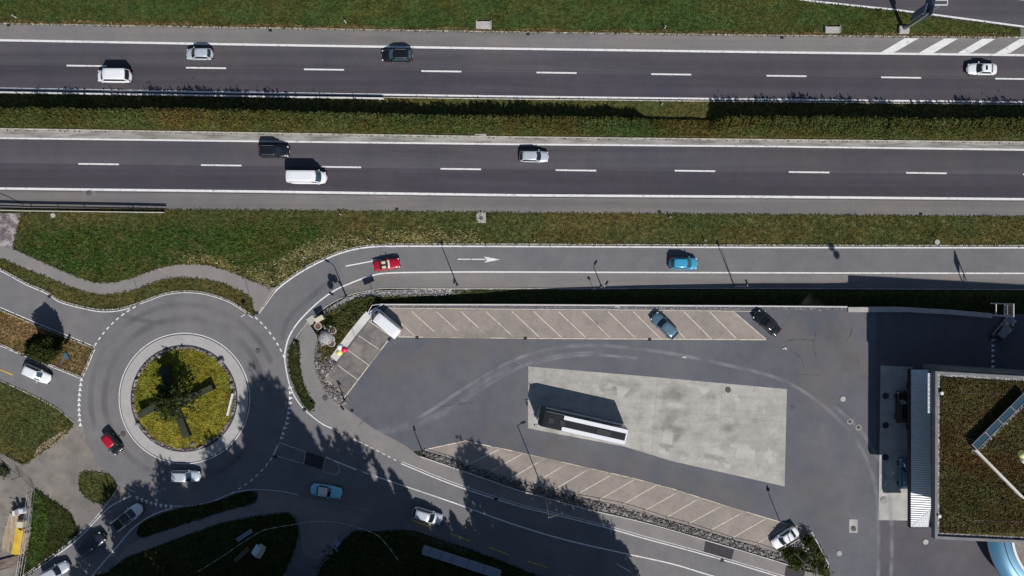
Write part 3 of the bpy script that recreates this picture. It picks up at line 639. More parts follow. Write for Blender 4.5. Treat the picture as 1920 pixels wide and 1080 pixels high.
marks('scuffs', [(smooth([(1470, 640), (1500, 636), (1530, 640)], 4), 4), (smooth([(1480, 655), (1500, 670), (1508, 690)], 4), 3), (smooth([(1530, 620), (1526, 650), (1531, 672)], 4), 3), (smooth([(1598, 612), (1594, 628), (1586, 640)], 4), 3), (smooth([(1481, 760), (1492, 764)], 4), 4), (smooth([(1480, 765), (1490, 768)], 4), 3), (smooth([(1566, 758), (1576, 762), (1570, 768)], 4), 3),
      (smooth([(1480, 705), (1500, 702), (1540, 704)], 4), 2), (smooth([(670, 800), (680, 790), (690, 782)], 4), 3), (smooth([(820, 764), (900, 752)], 4), 3), (smooth([(1120, 612), (1116, 600)], 4), 8)], 4.6, srgb(62, 60, 66), .4, 1.2)
A1 = smooth([(730, 808), (790, 780), (860, 735), (930, 692), (975, 670), (1030, 654), (1090, 647.5), (1160, 650), (1250, 661), (1340, 679), (1440, 703), (1500, 730), (1560, 775), (1605, 825), (1635, 890), (1646, 960), (1646, 1080), (1630, 1150)], 6)
marks('tyre_tracks', [(A1, 9), ([(p[0] + 10, p[1] + 14) for p in A1[6:40]], 8), ([(p[0] + 24, p[1] + 4) for p in A1[70:]], 10),
      (smooth([(690, 812), (760, 800), (840, 770), (910, 715), (960, 690)], 6), 16), (smooth([(1000, 683), (1060, 668), (1130, 666), (1200, 672)], 5), 7), ([(960, 676), (976, 682), (990, 688)], 3)], 4.8, srgb(172, 174, 180), .42, .35)
marks('dark_tyre_tracks', [(arc(ring_c, 150, 10, 350, 80), 16), (arc(ring_c, 176, 20, 200, 50), 14), (smooth([(150, 560), (220, 590), (300, 605), (380, 600), (460, 620)], 6), 12),
      (smooth([(530, 640), (540, 600), (580, 560), (640, 515), (720, 495), (860, 486)], 6)[:18], 14)], 3.0, srgb(70, 72, 82), .26, .12)
marks('pale_wear', [(arc(ring_c, 140, 110, 200, 40), 5), (arc(ring_c, 133, 120, 190, 40), 4), (smooth([(470, 925), (540, 930), (620, 948), (700, 968), (790, 1000), (880, 1028)], 6), 22), (smooth([(640, 900), (720, 905), (800, 930), (900, 965)], 5), 16),
      (smooth([(60, 880), (110, 880), (160, 868), (200, 900)], 5), 30), (smooth([(90, 900), (130, 930), (160, 965), (190, 985)], 5), 24)], 4.8, srgb(150, 146, 144), .35, .25)
# ---- roundabout island
def disc_band(name, r0, r1, z0, z1, mat, n=96, skirt=.0):
    bm = bmesh.new(); o_, i_, s_ = [], [], []
    for k in range(n):
        a = 6.28318 * k / n
        p = W(ring_c[0] + r1 * math.cos(a), ring_c[1] + r1 * math.sin(a)); q = W(ring_c[0] + r0 * math.cos(a), ring_c[1] + r0 * math.sin(a))
        o_.append(bm.verts.new((p.x, p.y, z0))); i_.append(bm.verts.new((q.x, q.y, z1))); s_.append(bm.verts.new((p.x, p.y, -.1)))
    for k in range(n):
        j = (k + 1) % n; bm.faces.new((o_[k], o_[j], i_[j], i_[k])); bm.faces.new((s_[k], s_[j], o_[j], o_[k]))
    return tag(obj(name, bm, mat), kind='structure')
disc_band('roundabout_apron', 96, 119.5, .07, .12, 'concrete_ring')
disc_band('roundabout_inner_kerb', 97.5, 100, .17, .17, 'asphalt_patch')
def mound(name, c, r, h, z0, mat, kindd='structure', n=48, jag=.03):
    bm = bmesh.new(); rings = []
    for k in range(8):
        t = k / 7.; rr = r * (1 - t); z = z0 + h * (1 - (1 - t) ** 2.2); row = []
        for i in range(n):
            a = 6.28318 * i / n; j = 1 + jag * math.sin(i * 2.7 + 1) * math.sin(i * .9) * (1 - t)
            p = W(c[0] + rr * j * math.cos(a), c[1] + rr * j * math.sin(a)); row.append(bm.verts.new((p.x, p.y, z)))
            if k == 7: break
        rings.append(row)
    for r0, r1 in zip(rings, rings[1:]):
        for i in range(n):
            j = (i + 1) % n
            if len(r1) == 1: bm.faces.new((r0[i], r0[j], r1[0]))
            else: bm.faces.new((r0[i], r0[j], r1[j], r1[i]))
    return tag(obj(name, bm, mat, smooth=True), kind=kindd)
mound('roundabout_gravel_bed', ring_c, 98, .1, .12, 'gravel_mauve')
mound('roundabout_mound', ring_c, 94, .9, .1, 'sedum', jag=.06)
n = 15000; rr = 93 * np.sqrt(rng.random(n)); aa = rng.random(n) * 6.283
C = np.stack([(346 + rr * np.cos(aa) - 960) / K, -(747 + rr * np.sin(aa) - 540) / K, .1 + .9 * (1 - (rr / 94) ** 2.2) + .03], 1)
TUFT.setdefault('sedum', []).append((C, np.full(n, .17)))
# ------------------------------------------------------------------ RETAINING WALLS
def wall(name, pts, w, top, bottom, mat, label, north=False):
    o = kerb(name, pts, w, top, mat, False, bottom)
    return tag(o, label, 'wall')
wall('retaining_wall', [(700, 571), (960, 571.5), (1400, 574), (1588, 575.5), (1589, 575.5)], 2.4, .12, -4.2, 'wall_pale', 'long thin pale retaining wall above the dark ditch north of the parking bays')
wall('concrete_wall', [(1589, 580.5), (1640, 580.5), (1700, 580.5), (1780, 585), (1858, 592)], 9, .3, -4.2, 'concrete', 'broad pale concrete wall top between the gravel strip and the sign frame')
wall('concrete_wall', [(692, 588), (660, 627), (626, 673)], 14, .25, -1.5, 'wall_pale', 'broad sloping concrete wall beside the short column of bays under the white van')
wall('low_wall', smooth([(787, 855), (900, 894), (960, 915), (1022, 932.5), (1100, 954), (1210, 980), (1322, 1012), (1440, 1047), (1500, 1066)], 4), 1.6, .22, -.2, 'wall_pale', 'thin white edging wall between rubble strip and curving pavement')
wall('low_wall', [(1521, 996.5), (1553, 1058), (1551, 1066)], 1.5, .25, -.2, 'wall_pale', 'thin white edging wall along the east side of the triangular shrub bed')
wall('low_wall', [(1458, 1034), (1521, 997)], 1.3, .2, -.2, 'wall_pale', 'thin white edging wall between the shrub bed and the parked white car')
# gravel and rubble strips
C, _ = scatter([(720, 573), (1588, 577.5), (1588, 581.5), (960, 577), (722, 576)], 20); C[:, 2] += .04
tag(rocks('gravel_strip', C, .22, 'rock'), 'thin strip of loose grey stones beside the retaining wall above the bays', 'gravel', kind='stuff')
RS = [(795, 847), (870, 868), (960, 899), (1040, 921), (1125, 941), (1210, 964), (1292, 987), (1375, 1012), (1455, 1037), (1478, 1052), (1455, 1049), (1322, 1010), (1210, 978), (1100, 952), (1022, 930), (960, 912), (880, 886), (800, 857)]
sheet('rubble_bed', RS, 2.9, 'gravel')
C, _ = scatter(RS, 16); C[:, 2] += .05
tag(rocks('rubble_strip', C, .34, 'rock_dark'), 'dark broken rubble strip beside the fence south of the parking bays', 'rubble', kind='stuff')
RW = [(592, 655), (600, 640), (605, 640), (612, 670), (622, 672), (630, 680), (609, 711), (650, 742), (656, 750), (645, 762), (636, 760), (612, 735), (596, 705), (590, 680)]
sheet('rubble_bed_west', RW, 3.2, 'gravel')
C, _ = scatter(RW, 17); C[:, 2] += .05
tag(rocks('rubble_strip', C, .34, 'rock_dark'), 'curved strip of broken stones between footpath and short column of bays', 'rubble', kind='stuff')
gT = [(590, 603), (604, 592), (640, 574), (672, 561), (704, 558), (700, 566), (690, 580), (655, 622), (618, 668), (600, 680), (598, 650), (602, 625), (590, 612)]
grass('shrub_bank', gT, 3.6, 'grass_olive', dens=18, size=.3)
C, _ = scatter([(620, 600), (650, 580), (688, 560), (698, 566), (650, 625), (620, 660), (605, 676), (604, 655), (640, 620)], 60)
C[:, 2] += .1 + .45 * rng.random(len(C)) * (.5 + .5 * np.sin(C[:, 0] * 2) * np.sin(C[:, 1] * 2.3)); tag(quads('ground_cover', C, .18, 'grass_olive_blades'), 'dark green ground cover on the bank beside the white van', 'ground cover', kind='stuff')
SB = [(1521, 1000), (1551, 1058), (1550, 1074), (1500, 1064), (1462, 1050), (1458, 1038)]
sheet('shrub_bed', SB, 3.3, 'gravel')
C, _ = scatter(SB, 6); C[:, 2] += .1; tag(rocks('bed_stones', C, .3, 'rock_dark'), 'loose stones in the triangular shrub bed at the car park corner', 'gravel', kind='stuff')
# ------------------------------------------------------------------ VEGETATION
def hedge():
    n = 270000
    u = -80 + rng.random(n) * 2090; t = rng.random(n)
    vt = np.interp(u, UU, ext(209, 215, 222, 226, 230)); vb = np.interp(u, UU, ext(236, 244, 251, 256, 260))
    H = 4.3 + .35 * np.sin(u * .021) + .3 * np.sin(u * .083 + 1) + .3 * np.sin(u * .19) * np.sin(u * .31 + 1) + .35 * np.sin(u * .62) * np.sin(u * .27) + .25 * np.sin(u * 1.1 + np.sin(u * .3) * 3)
    gap = np.interp(u, [0, 80, 150, 540, 600, 700, 1120, 1195, 1215, 1325, 1350, 1390, 1540, 1560, 2080], [.85, .85, 1.0, 1.1, .85, .78, .72, .62, .2, .16, .95, 1.1, 1.1, 1.0, 1.0])
    H *= gap
    prof = np.interp(t, [0, .12, .35, .75, 1], [.45, .9, 1., .72, .12])
    h = H * prof * (1 - .35 * rng.random(n) ** 2); spike = (rng.random(n) < .03) & (np.sin(u * .55) + np.sin(u * .23) > .3)
    h[spike] *= 1.22
    v = vt + (vb - vt) * t
    zx = [a for a, _ in ZN]; zz = [b for _, b in ZN]; z = np.zeros(n)
    for _ in range(4): z = np.interp((u - 960) / K * (HC - z) / HC, zx, zz)
    f = (HC - z) / HC
    C = np.stack([(u - 960) / K * f, -(v - 540) / K * f, z + h * rng.random(n) ** .35], 1)
    clump = .5 + .5 * np.sin(C[:, 0] * 2.1 + 2 * np.sin(C[:, 1] * 3)) * np.sin(C[:, 1] * 2.7 + C[:, 0])
    tint = np.clip(.25 + .35 * clump + .4 * rng.random(n), 0, 1)
    return tag(quads('median_shrubs', C, .165, 'leaves_median', tint=tint, up=.3), 'continuous reddish green shrub belt filling the motorway median', 'shrubs', kind='stuff')
hedge()
def leafcloud(n, rx, ry, rz, c, shell=.5, bumps=0.25):
    d = rng.normal(size=(n, 3)); d /= np.linalg.norm(d, axis=1)[:, None]
    r = (shell + (1 - shell) * rng.random(n)) * (1 + bumps * np.sin(d[:, 0] * 5 + c[0]) * np.sin(d[:, 1] * 4.3 + c[1]) + bumps * .5 * np.sin(d[:, 2] * 7))
    return d * r[:, None] * np.array([rx, ry, rz]) + np.array(c)
def shrub(u, v, r, h, label, mat='leaves_dark', n=700, name='shrub', north=False, group=None):
    p = GN(u, v) if north else W(u, v); t = empty(name, p, 0, label, 'shrub', group)
    C = leafcloud(int(n * 1.5), r, r, h * .5, (0, 0, h * .5), .4, .5); C = C[C[:, 2] > 0]
    quads('foliage', C, .17, mat, t)
    bm = bmesh.new()
    for k in range(4):
        a = k * 1.6; tube(bm, (0, 0, 0), (.3 * r * math.cos(a), .3 * r * math.sin(a), h * .5), .05, .02, 6)
    obj('stem', bm, 'bark', t)
    return t
def tree_mesh(name, H, rad, n, kind):
    """returns (trunk mesh, crown mesh)"""
    bm = bmesh.new(); tube(bm, (0, 0, 0), (.1, 0, H * (.9 if kind == 'spruce' else .6)), H * .018, H * .005, 10)
    if kind == 'spruce':
        hh = 1.5 + (H - 1.5) * (1 - np.sqrt(1 - rng.random(n) * .999)); tt = (hh - 1.5) / (H - 1.5)
        lvl = .72 + .28 * np.abs(np.sin(hh * 2.6)); a = rng.random(n) * 6.283; lob = 1 + .22 * np.sin(a * 5 + hh * 1.3)
        rr = rad * (1 - tt) ** .8 * lvl * lob * np.sqrt(.15 + .85 * rng.random(n)) + .12
        C = np.stack([rr * np.cos(a), rr * np.sin(a), hh - rr * .25], 1)
    else:
        cl = []
        for k in range(16):
            a = random.random() * 6.28; q = random.random(); z = H * (.35 + .6 * random.random()); rr = rad * .72 * math.sqrt(max(0.05, 1 - ((z / H - .6) / .42) ** 2)) * math.sqrt(q)
            c = (rr * math.cos(a), rr * math.sin(a), z); s = rad * (.3 + .25 * random.random())
            cl.append(leafcloud(n // 16, s, s, s * .8, c, .55))
            tube(bm, (0, 0, H * (.25 + .2 * random.random())), c, H * .006, H * .002, 6)
        C = np.concatenate(cl)
    me = bpy.data.meshes.new(name + '_trunk'); bm.to_mesh(me); bm.free(); me.materials.append(MATS['bark'])
    o = quads(name + '_crown', C, .62, 'leaves_tree', up=.2); cm = o.data; bpy.data.objects.remove(o)
    return me, cm
TM = {'spruce': tree_mesh('spruce', 30, 5.0, 9000, 'spruce'), 'broad': tree_mesh('broad', 24, 6.5, 6500, 'broad'), 'spruce2': tree_mesh('spruce2', 22, 4.2, 6000, 'spruce')}
TH = {'spruce': 30, 'broad': 24, 'spruce2': 22}
def tree(u, v, H, kind, label, wid=1.0):
    t = empty('spruce_tree' if 'spruce' in kind else 'broadleaf_tree', W(u, v), random.random() * 6.28, label, 'tree', 'trees on the southern bank'); s = H / TH[kind]
    for nm, me in zip(('trunk', 'crown'), TM[kind]):
        o = bpy.data.objects.new(nm, me); COL.objects.link(o); o.parent = t; o.scale = (s * wid, s * wid, s)
tips = [(500, 722, 'broad', .42), (468, 772, 'broad', .5), (538, 765, 'spruce', .6), (562, 782, 'spruce', .6), (590, 788, 'spruce', .55), (622, 792, 'spruce', .55), (432, 815, 'spruce', .7), (400, 845, 'broad', .55), (350, 872, 'spruce2', .9), (305, 892, 'broad', .6), (258, 912, 'broad', .6), (205, 935, 'broad', .6),
        (655, 816, 'spruce', .5), (692, 836, 'spruce', .5), (728, 868, 'spruce2', .6), (748, 893, 'spruce2', .6), (775, 948, 'spruce2', .8), (812, 950, 'spruce2', .8), (842, 953, 'spruce2', .8),
        (885, 846, 'broad', .55), (925, 868, 'broad', .6), (965, 893, 'spruce', .7), (1010, 915, 'broad', .6), (1055, 940, 'broad', .6), (1098, 962, 'broad', .6), (1128, 992, 'broad', .6), (1150, 1030, 'broad', .6)]
DARK = [(495, 770), (420, 860), (350, 905), (270, 940), (210, 960), (160, 985), (120, 1030), (70, 1090), (1160, 1090), (1130, 1040), (1080, 985), (1000, 940), (930, 900), (880, 885), (880, 985), (745, 985), (715, 900), (640, 845), (560, 815)]
gy = 780
while gy < 1080:
    gx = 60 + (gy * 7) % 50
    while gx < 1200:
        q = (gx + random.uniform(-14, 14), gy + random.uniform(-14, 14))
        if inpoly(np.array([q[0]]), np.array([q[1]]), DARK)[0] and not (1010 < q[0] < 1150 and random.random() < .45): tips.append((q[0], q[1], random.choice(['broad', 'broad', 'spruce2']), .8))
        gx += 72
    gy += 56
cot = 1 / math.tan(SUN_EL) * K; sx, sy = -sdir.x * cot, sdir.y * cot
for i, (ut, vt, kd, wd) in enumerate(tips):
    vb = 1172 + (i % 3) * 14
    Ht = (vb - vt) / -sy; ub = ut - sx * Ht
    tree(ub, vb, Ht, kd, ('tall pointed spruce' if 'spruce' in kd else 'tall round-crowned broadleaf tree') + ' standing beyond the bottom edge of the photo', wd)
# tree on the western splitter island
t = empty('round_tree', W(107, 649), 0, 'dense round dark green tree on the dry western splitter island', 'tree')
C = np.concatenate([leafcloud(11000, 2.05, 2.05, 2.75, (0, 0, 3.1), .55, .16)]); quads('crown', C, .2, 'leaves_dark', t, up=.3)
bm = bmesh.new(); tube(bm, (0, 0, 0), (0, 0, 3), .14, .06)
for k in range(6): tube(bm, (0, 0, 1.2), (1.1 * math.cos(k), 1.1 * math.sin(k), 3.5), .06, .02)
obj('trunk', bm, 'bark', t)
shrub(87, 668, 1.3, 1.0, 'low green shrub at the southern foot of the round dark tree', n=600, mat='leaves_median')
shrub(1500, 1045, 1.5, 1.2, 'dark shrub in the middle of the triangular bed', n=800); shrub(1535, 1063, 1.4, 1.0, 'dark shrub at the southern corner of the triangular bed', n=700, mat='leaves_median')
shrub(1478, 1037, 1.2, 1.0, 'dark shrub beside the front of the parked white car', n=600); shrub(1512, 1012, 1.1, 1.9, 'taller dark shrub at the northern end of the triangular bed', n=700)
shrub(1530, 1038, 1.1, .9, 'low olive shrub on the eastern side of the triangular bed', n=500, mat='leaves_median'); shrub(1488, 1058, 1.0, .8, 'low olive shrub at the southern edge of triangular bed', n=400, mat='leaves_median')
shrub(8, 882, .9, .7, 'small dark shrub at the foot of the wire mesh fence', n=400); shrub(618, 608, 1.1, .9, 'dark shrub behind the middle planter ring', n=500)
# the bare tree and slabs in the roundabout
t = empty('spiky_tree', W(326, 752, .9), 0, 'spiky bare-branched tree in the middle of the yellow roundabout island', 'tree')
t.location = Vector((*W(345, 744)[:2], .8)); t.scale = (1.12, 1.12, .82)
bm = bmesh.new(); tube(bm, (0, 0, 0), (.1, 0, 4.2), .24, .14); tube(bm, (.1, 0, 4.2), (-.1, .1, 7.4), .14, .04)
ends = []; fr = []
for k in range(34):
    a = k * 2.399; z0 = 2.0 + 3.6 * (k / 34); r_ = 2.9 - 1.5 * (k / 34) + random.uniform(-.4, .5); z = z0 + random.uniform(-.5, .9)
    m_ = Vector((r_ * .5 * math.cos(a), r_ * .5 * math.sin(a), z0 + .5)); e_ = Vector((r_ * math.cos(a + .15), r_ * math.sin(a + .15), z))
    tube(bm, (0.05, 0, z0), m_, .06, .045, 6); tube(bm, m_, e_, .045, .015, 6)
    for j in range(3):
        q = m_.lerp(e_, .2 + .35 * j); w_ = q + Vector((random.uniform(-.6, .6), random.uniform(-.6, .6), random.uniform(-.1, .5))); tube(bm, q, w_, .028, .01, 5); ends.append(w_)
    for j in range(9): fr.append(np.array(m_.lerp(e_, j / 8))[None] + rng.normal(size=(4, 3)) * .09)
obj('trunk', bm, 'bark_pale', t)
C = np.concatenate([np.array(e_)[None] + rng.normal(size=(4, 3)) * .12 for e_ in ends] + fr + [np.array([0, 0, z])[None] + rng.normal(size=(34, 3)) * np.array([.4, .4, .2]) for z in np.linspace(3, 7.4, 26)]); quads('foliage', C, .17, 'leaves_dark', t, up=.2, aspect=3.4)
def beam(p, q, w, h, z0, label, z1=None):
    P_, Q = W(*p), W(*q); d = (Q - P_); L = d.length; z1 = z0 if z1 is None else z1
    bm = bmesh.new(); box(bm, (L / 2, 0, h / 2), (L, w, h), 0, .04)
    for v_ in bm.verts: v_.co.z += (z1 - z0) * v_.co.x / L
    o = obj('stone_slab', bm, 'slab_moss'); o.location = (P_.x, P_.y, z0); o.rotation_euler = (0, 0, math.atan2(d.y, d.x))
    return tag(o, label, 'slab', 'mossy slabs on the roundabout')
beam((346, 751), (407, 723), .9, 1.3, .5, 'long dark mossy slab pointing up and right from the spiky tree')
beam((314, 752), (270, 775), 1.0, 1.3, .5, 'short dark mossy slab pointing left from the spiky tree')
beam((338, 763), (358, 816), 1.1, 1.0, .5, 'long dark mossy slab pointing down from the spiky tree')
beam((326, 733), (316, 684), 1.3, 1.2, .5, 'broad shadowed slab pointing up from the spiky tree')
for i, (u, v, s, lb) in enumerate([(343, 651, .8, 'pale boulder at the northern rim of the roundabout island'), (416, 676, .9, 'flat boulder at the north-eastern rim of the roundabout island'), (436, 722, .9, 'grey boulder at the eastern rim of the roundabout island'),
        (261, 794, 1.0, 'pale boulder at the south-western rim of the island'), (272, 806, .8, 'smaller pale boulder below the south-western one'), (364, 831, 1.1, 'large boulder at the southern rim of the island'), (392, 826, .9, 'shaded boulder at the south-eastern rim of the island'),
        (377, 838, .7, 'small boulder between the two large southern rim boulders'), (302, 668, .8, 'dark boulder at the shaded north-western rim of island'), (258, 712, .6, 'small boulder at the western rim of the island')]):
    p = W(u, v); o = rocks('boulder', np.array([[0, 0, .25]]), s, 'rock'); o.location = (p.x, p.y, .1); tag(o, lb, 'boulder', 'boulders round the roundabout island')
C = []
for k in range(120):
    a = rng.random() * 6.283; rr_ = 94 + 3 * rng.random(); C.append((*W(346 + rr_ * math.cos(a), 747 + rr_ * math.sin(a))[:2], .18))
tag(rocks('rim_stones', np.array(C), .38, 'rock_dark'), 'ring of small dark stones between yellow plants and concrete apron', 'stones', kind='stuff')
o = bpy.data.objects.new('x', None)
pl = obj('chain_marker', B(((0, 0, .25), (.25, 3.6, .5), 0), bev=.05), 'white_metal'); pl.location = Vector((*W(434, 757)[:2], .25)); pl.rotation_euler = (0, 0, R(-14)); tag(pl, 'narrow white kerb marker on the eastern rim of the island', 'marker')
# grass blades of all verges, one object per kind of grass
names = {'grass_green': 'northern verge', 'grass_olive': 'middle verges', 'grass_lush': 'lush slope', 'grass_straw': 'straw coloured slope', 'grass_dry': 'dry splitter island', 'grass_shade': 'shaded banks', 'sedum': 'yellow roundabout island', 'roof_sedum': 'planted roof'}
# ------------------------------------------------------------------ VEHICLES
def loft(bm, rings, cap=True):
    R_ = [[bm.verts.new(p) for p in r] for r in rings]; n = len(R_[0])
    for a, b in zip(R_, R_[1:]):
        for i in range(n): bm.faces.new((a[i], a[(i + 1) % n], b[(i + 1) % n], b[i]))
    if cap:
        bm.faces.new(R_[0]); bm.faces.new(R_[-1][::-1])
    return R_
SPEC = dict(  # L, W, H, belt, x of windscreen foot, roof front, roof rear, rear foot (metres from the rear bumper), roof half width, deck z rear, nose z
    hatch=(4.1, 1.76, 1.48, .92, 3.05, 2.3, .62, .22, .58, .9, .72),
    sedan=(4.7, 1.82, 1.43, .92, 3.35, 2.6, 1.35, .72, .57, .98, .70),
    wagon=(4.7, 1.82, 1.48, .93, 3.35, 2.62, .62, .16, .6, .9, .70),
    suv=(4.7, 1.9, 1.72, 1.05, 3.4, 2.75, .6, .16, .64, 1.0, .85),
    minivan=(5.1, 1.95, 1.95, 1.08, 4.3, 3.55, .45, .12, .72, 1.05, .85),
    van=(5.9, 2.0, 2.3, 1.2, 5.1, 4.45, .14, .04, .82, 1.2, .95),
    mini=(3.75, 1.7, 1.41, .9, 2.75, 2.2, .55, .16, .6, .85, .78),
    classic=(4.9, 1.85, 1.36, .86, 3.1, 2.6, 1.4, 1.0, .6, .88, .78),
    cabrio=(4.2, 1.65, 1.05, .82, 2.55, 2.3, 1.0, .9, .55, .84, .68),
    pickup=(5.2, 1.9, 1.75, 1.0, 3.9, 3.2, 1.9, 1.7, .64, .95, .85))
ncar = 0
def car(kind, u, v, ang, mat, label, name='car', roofmat=None, hoodmat=None, rails=False, sunroof=False, scale=1.0, glass='glass_dark', cat='car', group=None, north=False, blackroof=False):
    L, Wd, H, belt, xw, xf, xr, xb, rw, deck, nose = SPEC[kind]
    q = GN(u, v) if north else W(u, v)
    f = (HC - q.z - .7) / (HC - q.z); loc = (q.x * f, q.y * f, q.z + .03)
    t = empty(name, loc, R(ang), label, cat, group); t.scale = (scale,) * 3
    hw = Wd / 2
    # body
    bm = bmesh.new(); rings = []; sts = [-.995, -.985, -.96, -.92, -.85, -.75, -.6, -.45, -.3, -.15, 0, .15, .3, .45, .6, .75, .85, .92, .96, .985, .995]
    for s in sts:
        x = s * L / 2; a = abs(s)
        w = hw * (1 - a ** (7 if s > 0 else 11)) ** (1 / 2.6) if a < 1 else .01
        w = max(w, hw * .35); xm = x + L / 2
        zt = np.interp(xm, [0, .15, max(.3, xb), xw, L - .5, L - .12, L], [deck - .22, deck - .04, deck, belt + .02, nose + .1, nose, nose - .2])
        fr = .94 if kind in ('van', 'minivan') else 1
        ring = [(x, -w * .9, .28), (x, -w, .5), (x, -w * .985, zt - .16), (x, -w * .9, zt - .03), (x, -w * .5, zt + .015), (x, 0, zt + .03), (x, w * .5, zt + .015), (x, w * .9, zt - .03), (x, w * .985, zt - .16), (x, w, .5), (x, w * .9, .28)]
        rings.append(ring)
    loft(bm, rings); body = obj('body', bm, mat, t, True)
    if hoodmat:
        bm = bmesh.new(); rows = []
        for xm in np.linspace(xw + .05, L - .25, 6):
            zt = np.interp(xm, [xw, L - .5, L - .12], [belt + .06, nose + .14, nose + .04]); s = xm / L * 2 - 1; w = hw * (1 - abs(s) ** 7) ** (1 / 2.6) * .86
            rows.append([bm.verts.new((xm - L / 2, yy * w, zt + .015 * (1 - yy * yy))) for yy in np.linspace(-1, 1, 7)])
        for a, b in zip(rows, rows[1:]):
            for i in range(6): bm.faces.new((a[i], a[i + 1], b[i + 1], b[i]))
        obj('bonnet', bm, hoodmat, t, True)
    # cabin rings
    def ring(xr_, xf_, w_, z_, cf=.16, cr=.07, n=7):
        f_ = [(xf_ + cf * (1 - yy * yy), yy * w_, z_) for yy in np.linspace(-1, 1, n)]
        r_ = [(xr_ - cr * (1 - yy * yy), yy * w_, z_) for yy in np.linspace(1, -1, n)]
        return [(p[0] - L / 2, p[1], p[2]) for p in f_ + r_]
    wb = hw * .9
    base = ring(xb, xw, wb, belt - .03); top = ring(xr, xf, hw * rw / .6 * .74 if kind not in ('van', 'minivan') else hw * .84, H - .06)
    if kind == 'cabrio':
        bm = bmesh.new(); loft(bm, [[(p[0] * 1, p[1] * .86, belt + .04) for p in ring(xb + .1, xw - .35, wb, belt)], [(p[0], p[1] * .8, belt - .12 + .22) for p in ring(xb + .2, xw - .5, wb, belt)]]); obj('cockpit', bm, 'leather', t)
        bm = bmesh.new()
        for yy in (-.36, .36): box(bm, (-.35, yy, belt + .14), (.5, .45, .16), 0, .05); box(bm, (-.62, yy, belt + .22), (.14, .45, .38), 0, .05)
        obj('seat', bm, 'cream', t)
        bm = bmesh.new(); rows = []
        for k, (dx, z_) in enumerate(((0, belt), (-.28, H))): rows.append([bm.verts.new((xw - L / 2 + dx + .1 * (1 - yy * yy), yy * wb * (.9 - .08 * k), z_)) for yy in np.linspace(-1, 1, 7)])
        for i in range(6): bm.faces.new((rows[0][i], rows[0][i + 1], rows[1][i + 1], rows[1][i]))
        obj('windscreen', bm, 'lamp_clear', t)
    else:
        bm = bmesh.new(); loft(bm, [base, top]); obj('cabin', bm, mat, t)
        c_ = Vector((sum(p[0] for p in top) / len(top), 0, 0)); bm = bmesh.new()
        r0 = [(c_.x + (p[0] - c_.x) * 1.02, p[1] * 1.03, H - .065) for p in top]; r1 = [(c_.x + (p[0] - c_.x) * .985, p[1] * .97, H - .015) for p in top]; r2 = [(c_.x + (p[0] - c_.x) * .6, p[1] * .6, H + .01) for p in top]
        RR = loft(bm, [r0, r1, r2], True); obj('roof', bm, roofmat or mat, t, True)
        def pane(nm, idx, j0, j1, k0, k1, off):
            """glass between base and top rings over ring index range"""
            bm = bmesh.new(); rows = []
            for k in (k0, (k0 + k1) / 2, k1):
                row = []
                for j in np.linspace(j0, j1, 7):
                    i0 = int(math.floor(j)); fr = j - i0; nn = len(base)
                    a = Vector(base[(idx + i0) % nn]).lerp(Vector(base[(idx + i0 + 1) % nn]), fr); b = Vector(top[(idx + i0) % nn]).lerp(Vector(top[(idx + i0 + 1) % nn]), fr)
                    row.append(bm.verts.new(a.lerp(b, k) + Vector(off)))
                rows.append(row)
            for a, b in zip(rows, rows[1:]):
                for i in range(6): bm.faces.new((a[i], a[i + 1], b[i + 1], b[i]))
            o = obj(nm, bm, glass, t, True); return o
        pane('windscreen', 0, .3, 5.7, .06, .93, (.022, 0, .022))
        pane('rear_window', 7, .4, 5.6, .3 if kind in ('van',) else .12, .9, (-.022, 0, .022))
        if kind == 'van':
            pane('side_window', 6, .04, .2, .12, .85, (0, .022, .012)); pane('side_window', 13, .8, .96, .12, .85, (0, -.022, .012))
        else:
            pane('side_window', 6, .06, .93, .12, .88, (0, .022, .012)); pane('side_window', 13, .07, .94, .12, .88, (0, -.022, .012))
        if sunroof:
            o = obj('sunroof', B(((c_.x + .1, 0, H + .012), (.55 if sunroof is True else sunroof, hw * .8, .02)), bev=.008), glass, t)
        if rails:
            for sgn in (1, -1):
                bm = bmesh.new(); y_ = top[6][1] * .93 * sgn; tube(bm, (xr - L / 2 + .2, y_, H + .04), (xf - L / 2 - .15, y_, H + .04), .03)
                for xx in (xr - L / 2 + .22, xf - L / 2 - .17): tube(bm, (xx, y_, H - .03), (xx, y_, H + .04), .03)
                obj('roof_rail', bm, 'roof_rail_metal', t)
    if kind == 'pickup':
        bm = B(((xb / 2 - L / 2 + .05, 0, belt + .03), (xb - .25, Wd * .78, .06))); obj('load_bed', bm, 'plastic_dark', t)
        for sgn in (1, -1): obj('bed_side', B(((xb / 2 - L / 2 + .05, sgn * (hw - .12), belt + .08), (xb - .1, .14, .2)), bev=.03), mat, t)
    # lamps, mirrors, wheels, bumper grille
    for sgn in (1, -1):
        obj('headlight', B(((L / 2 - .24, sgn * hw * .70, nose - .07), (.26, .32, .14), sgn * R(-18)), bev=.04), 'lamp_clear', t)
        obj('tail_light', B(((-L / 2 + .13, sgn * hw * .76, deck - .16), (.16, .26, .22)), bev=.03), 'lamp_red', t)
        obj('mirror', B(((xw - L / 2 - .25, sgn * (hw + .09), belt + .03), (.16, .2, .13)), bev=.03), mat, t)
    obj('bumper', B(((L / 2 - .1, 0, .42), (.22, Wd * .78, .2)), bev=.05), 'plastic_dark', t); obj('bumper', B(((-L / 2 + .1, 0, .42), (.2, Wd * .84, .2)), bev=.05), 'plastic_dark', t)
    obj('licence_plate', B(((L / 2 + .02, 0, .48), (.02, .5, .11))), 'lamp_clear', t); obj('licence_plate', B(((-L / 2 - .01, 0, .55), (.02, .5, .11))), 'lamp_clear', t)
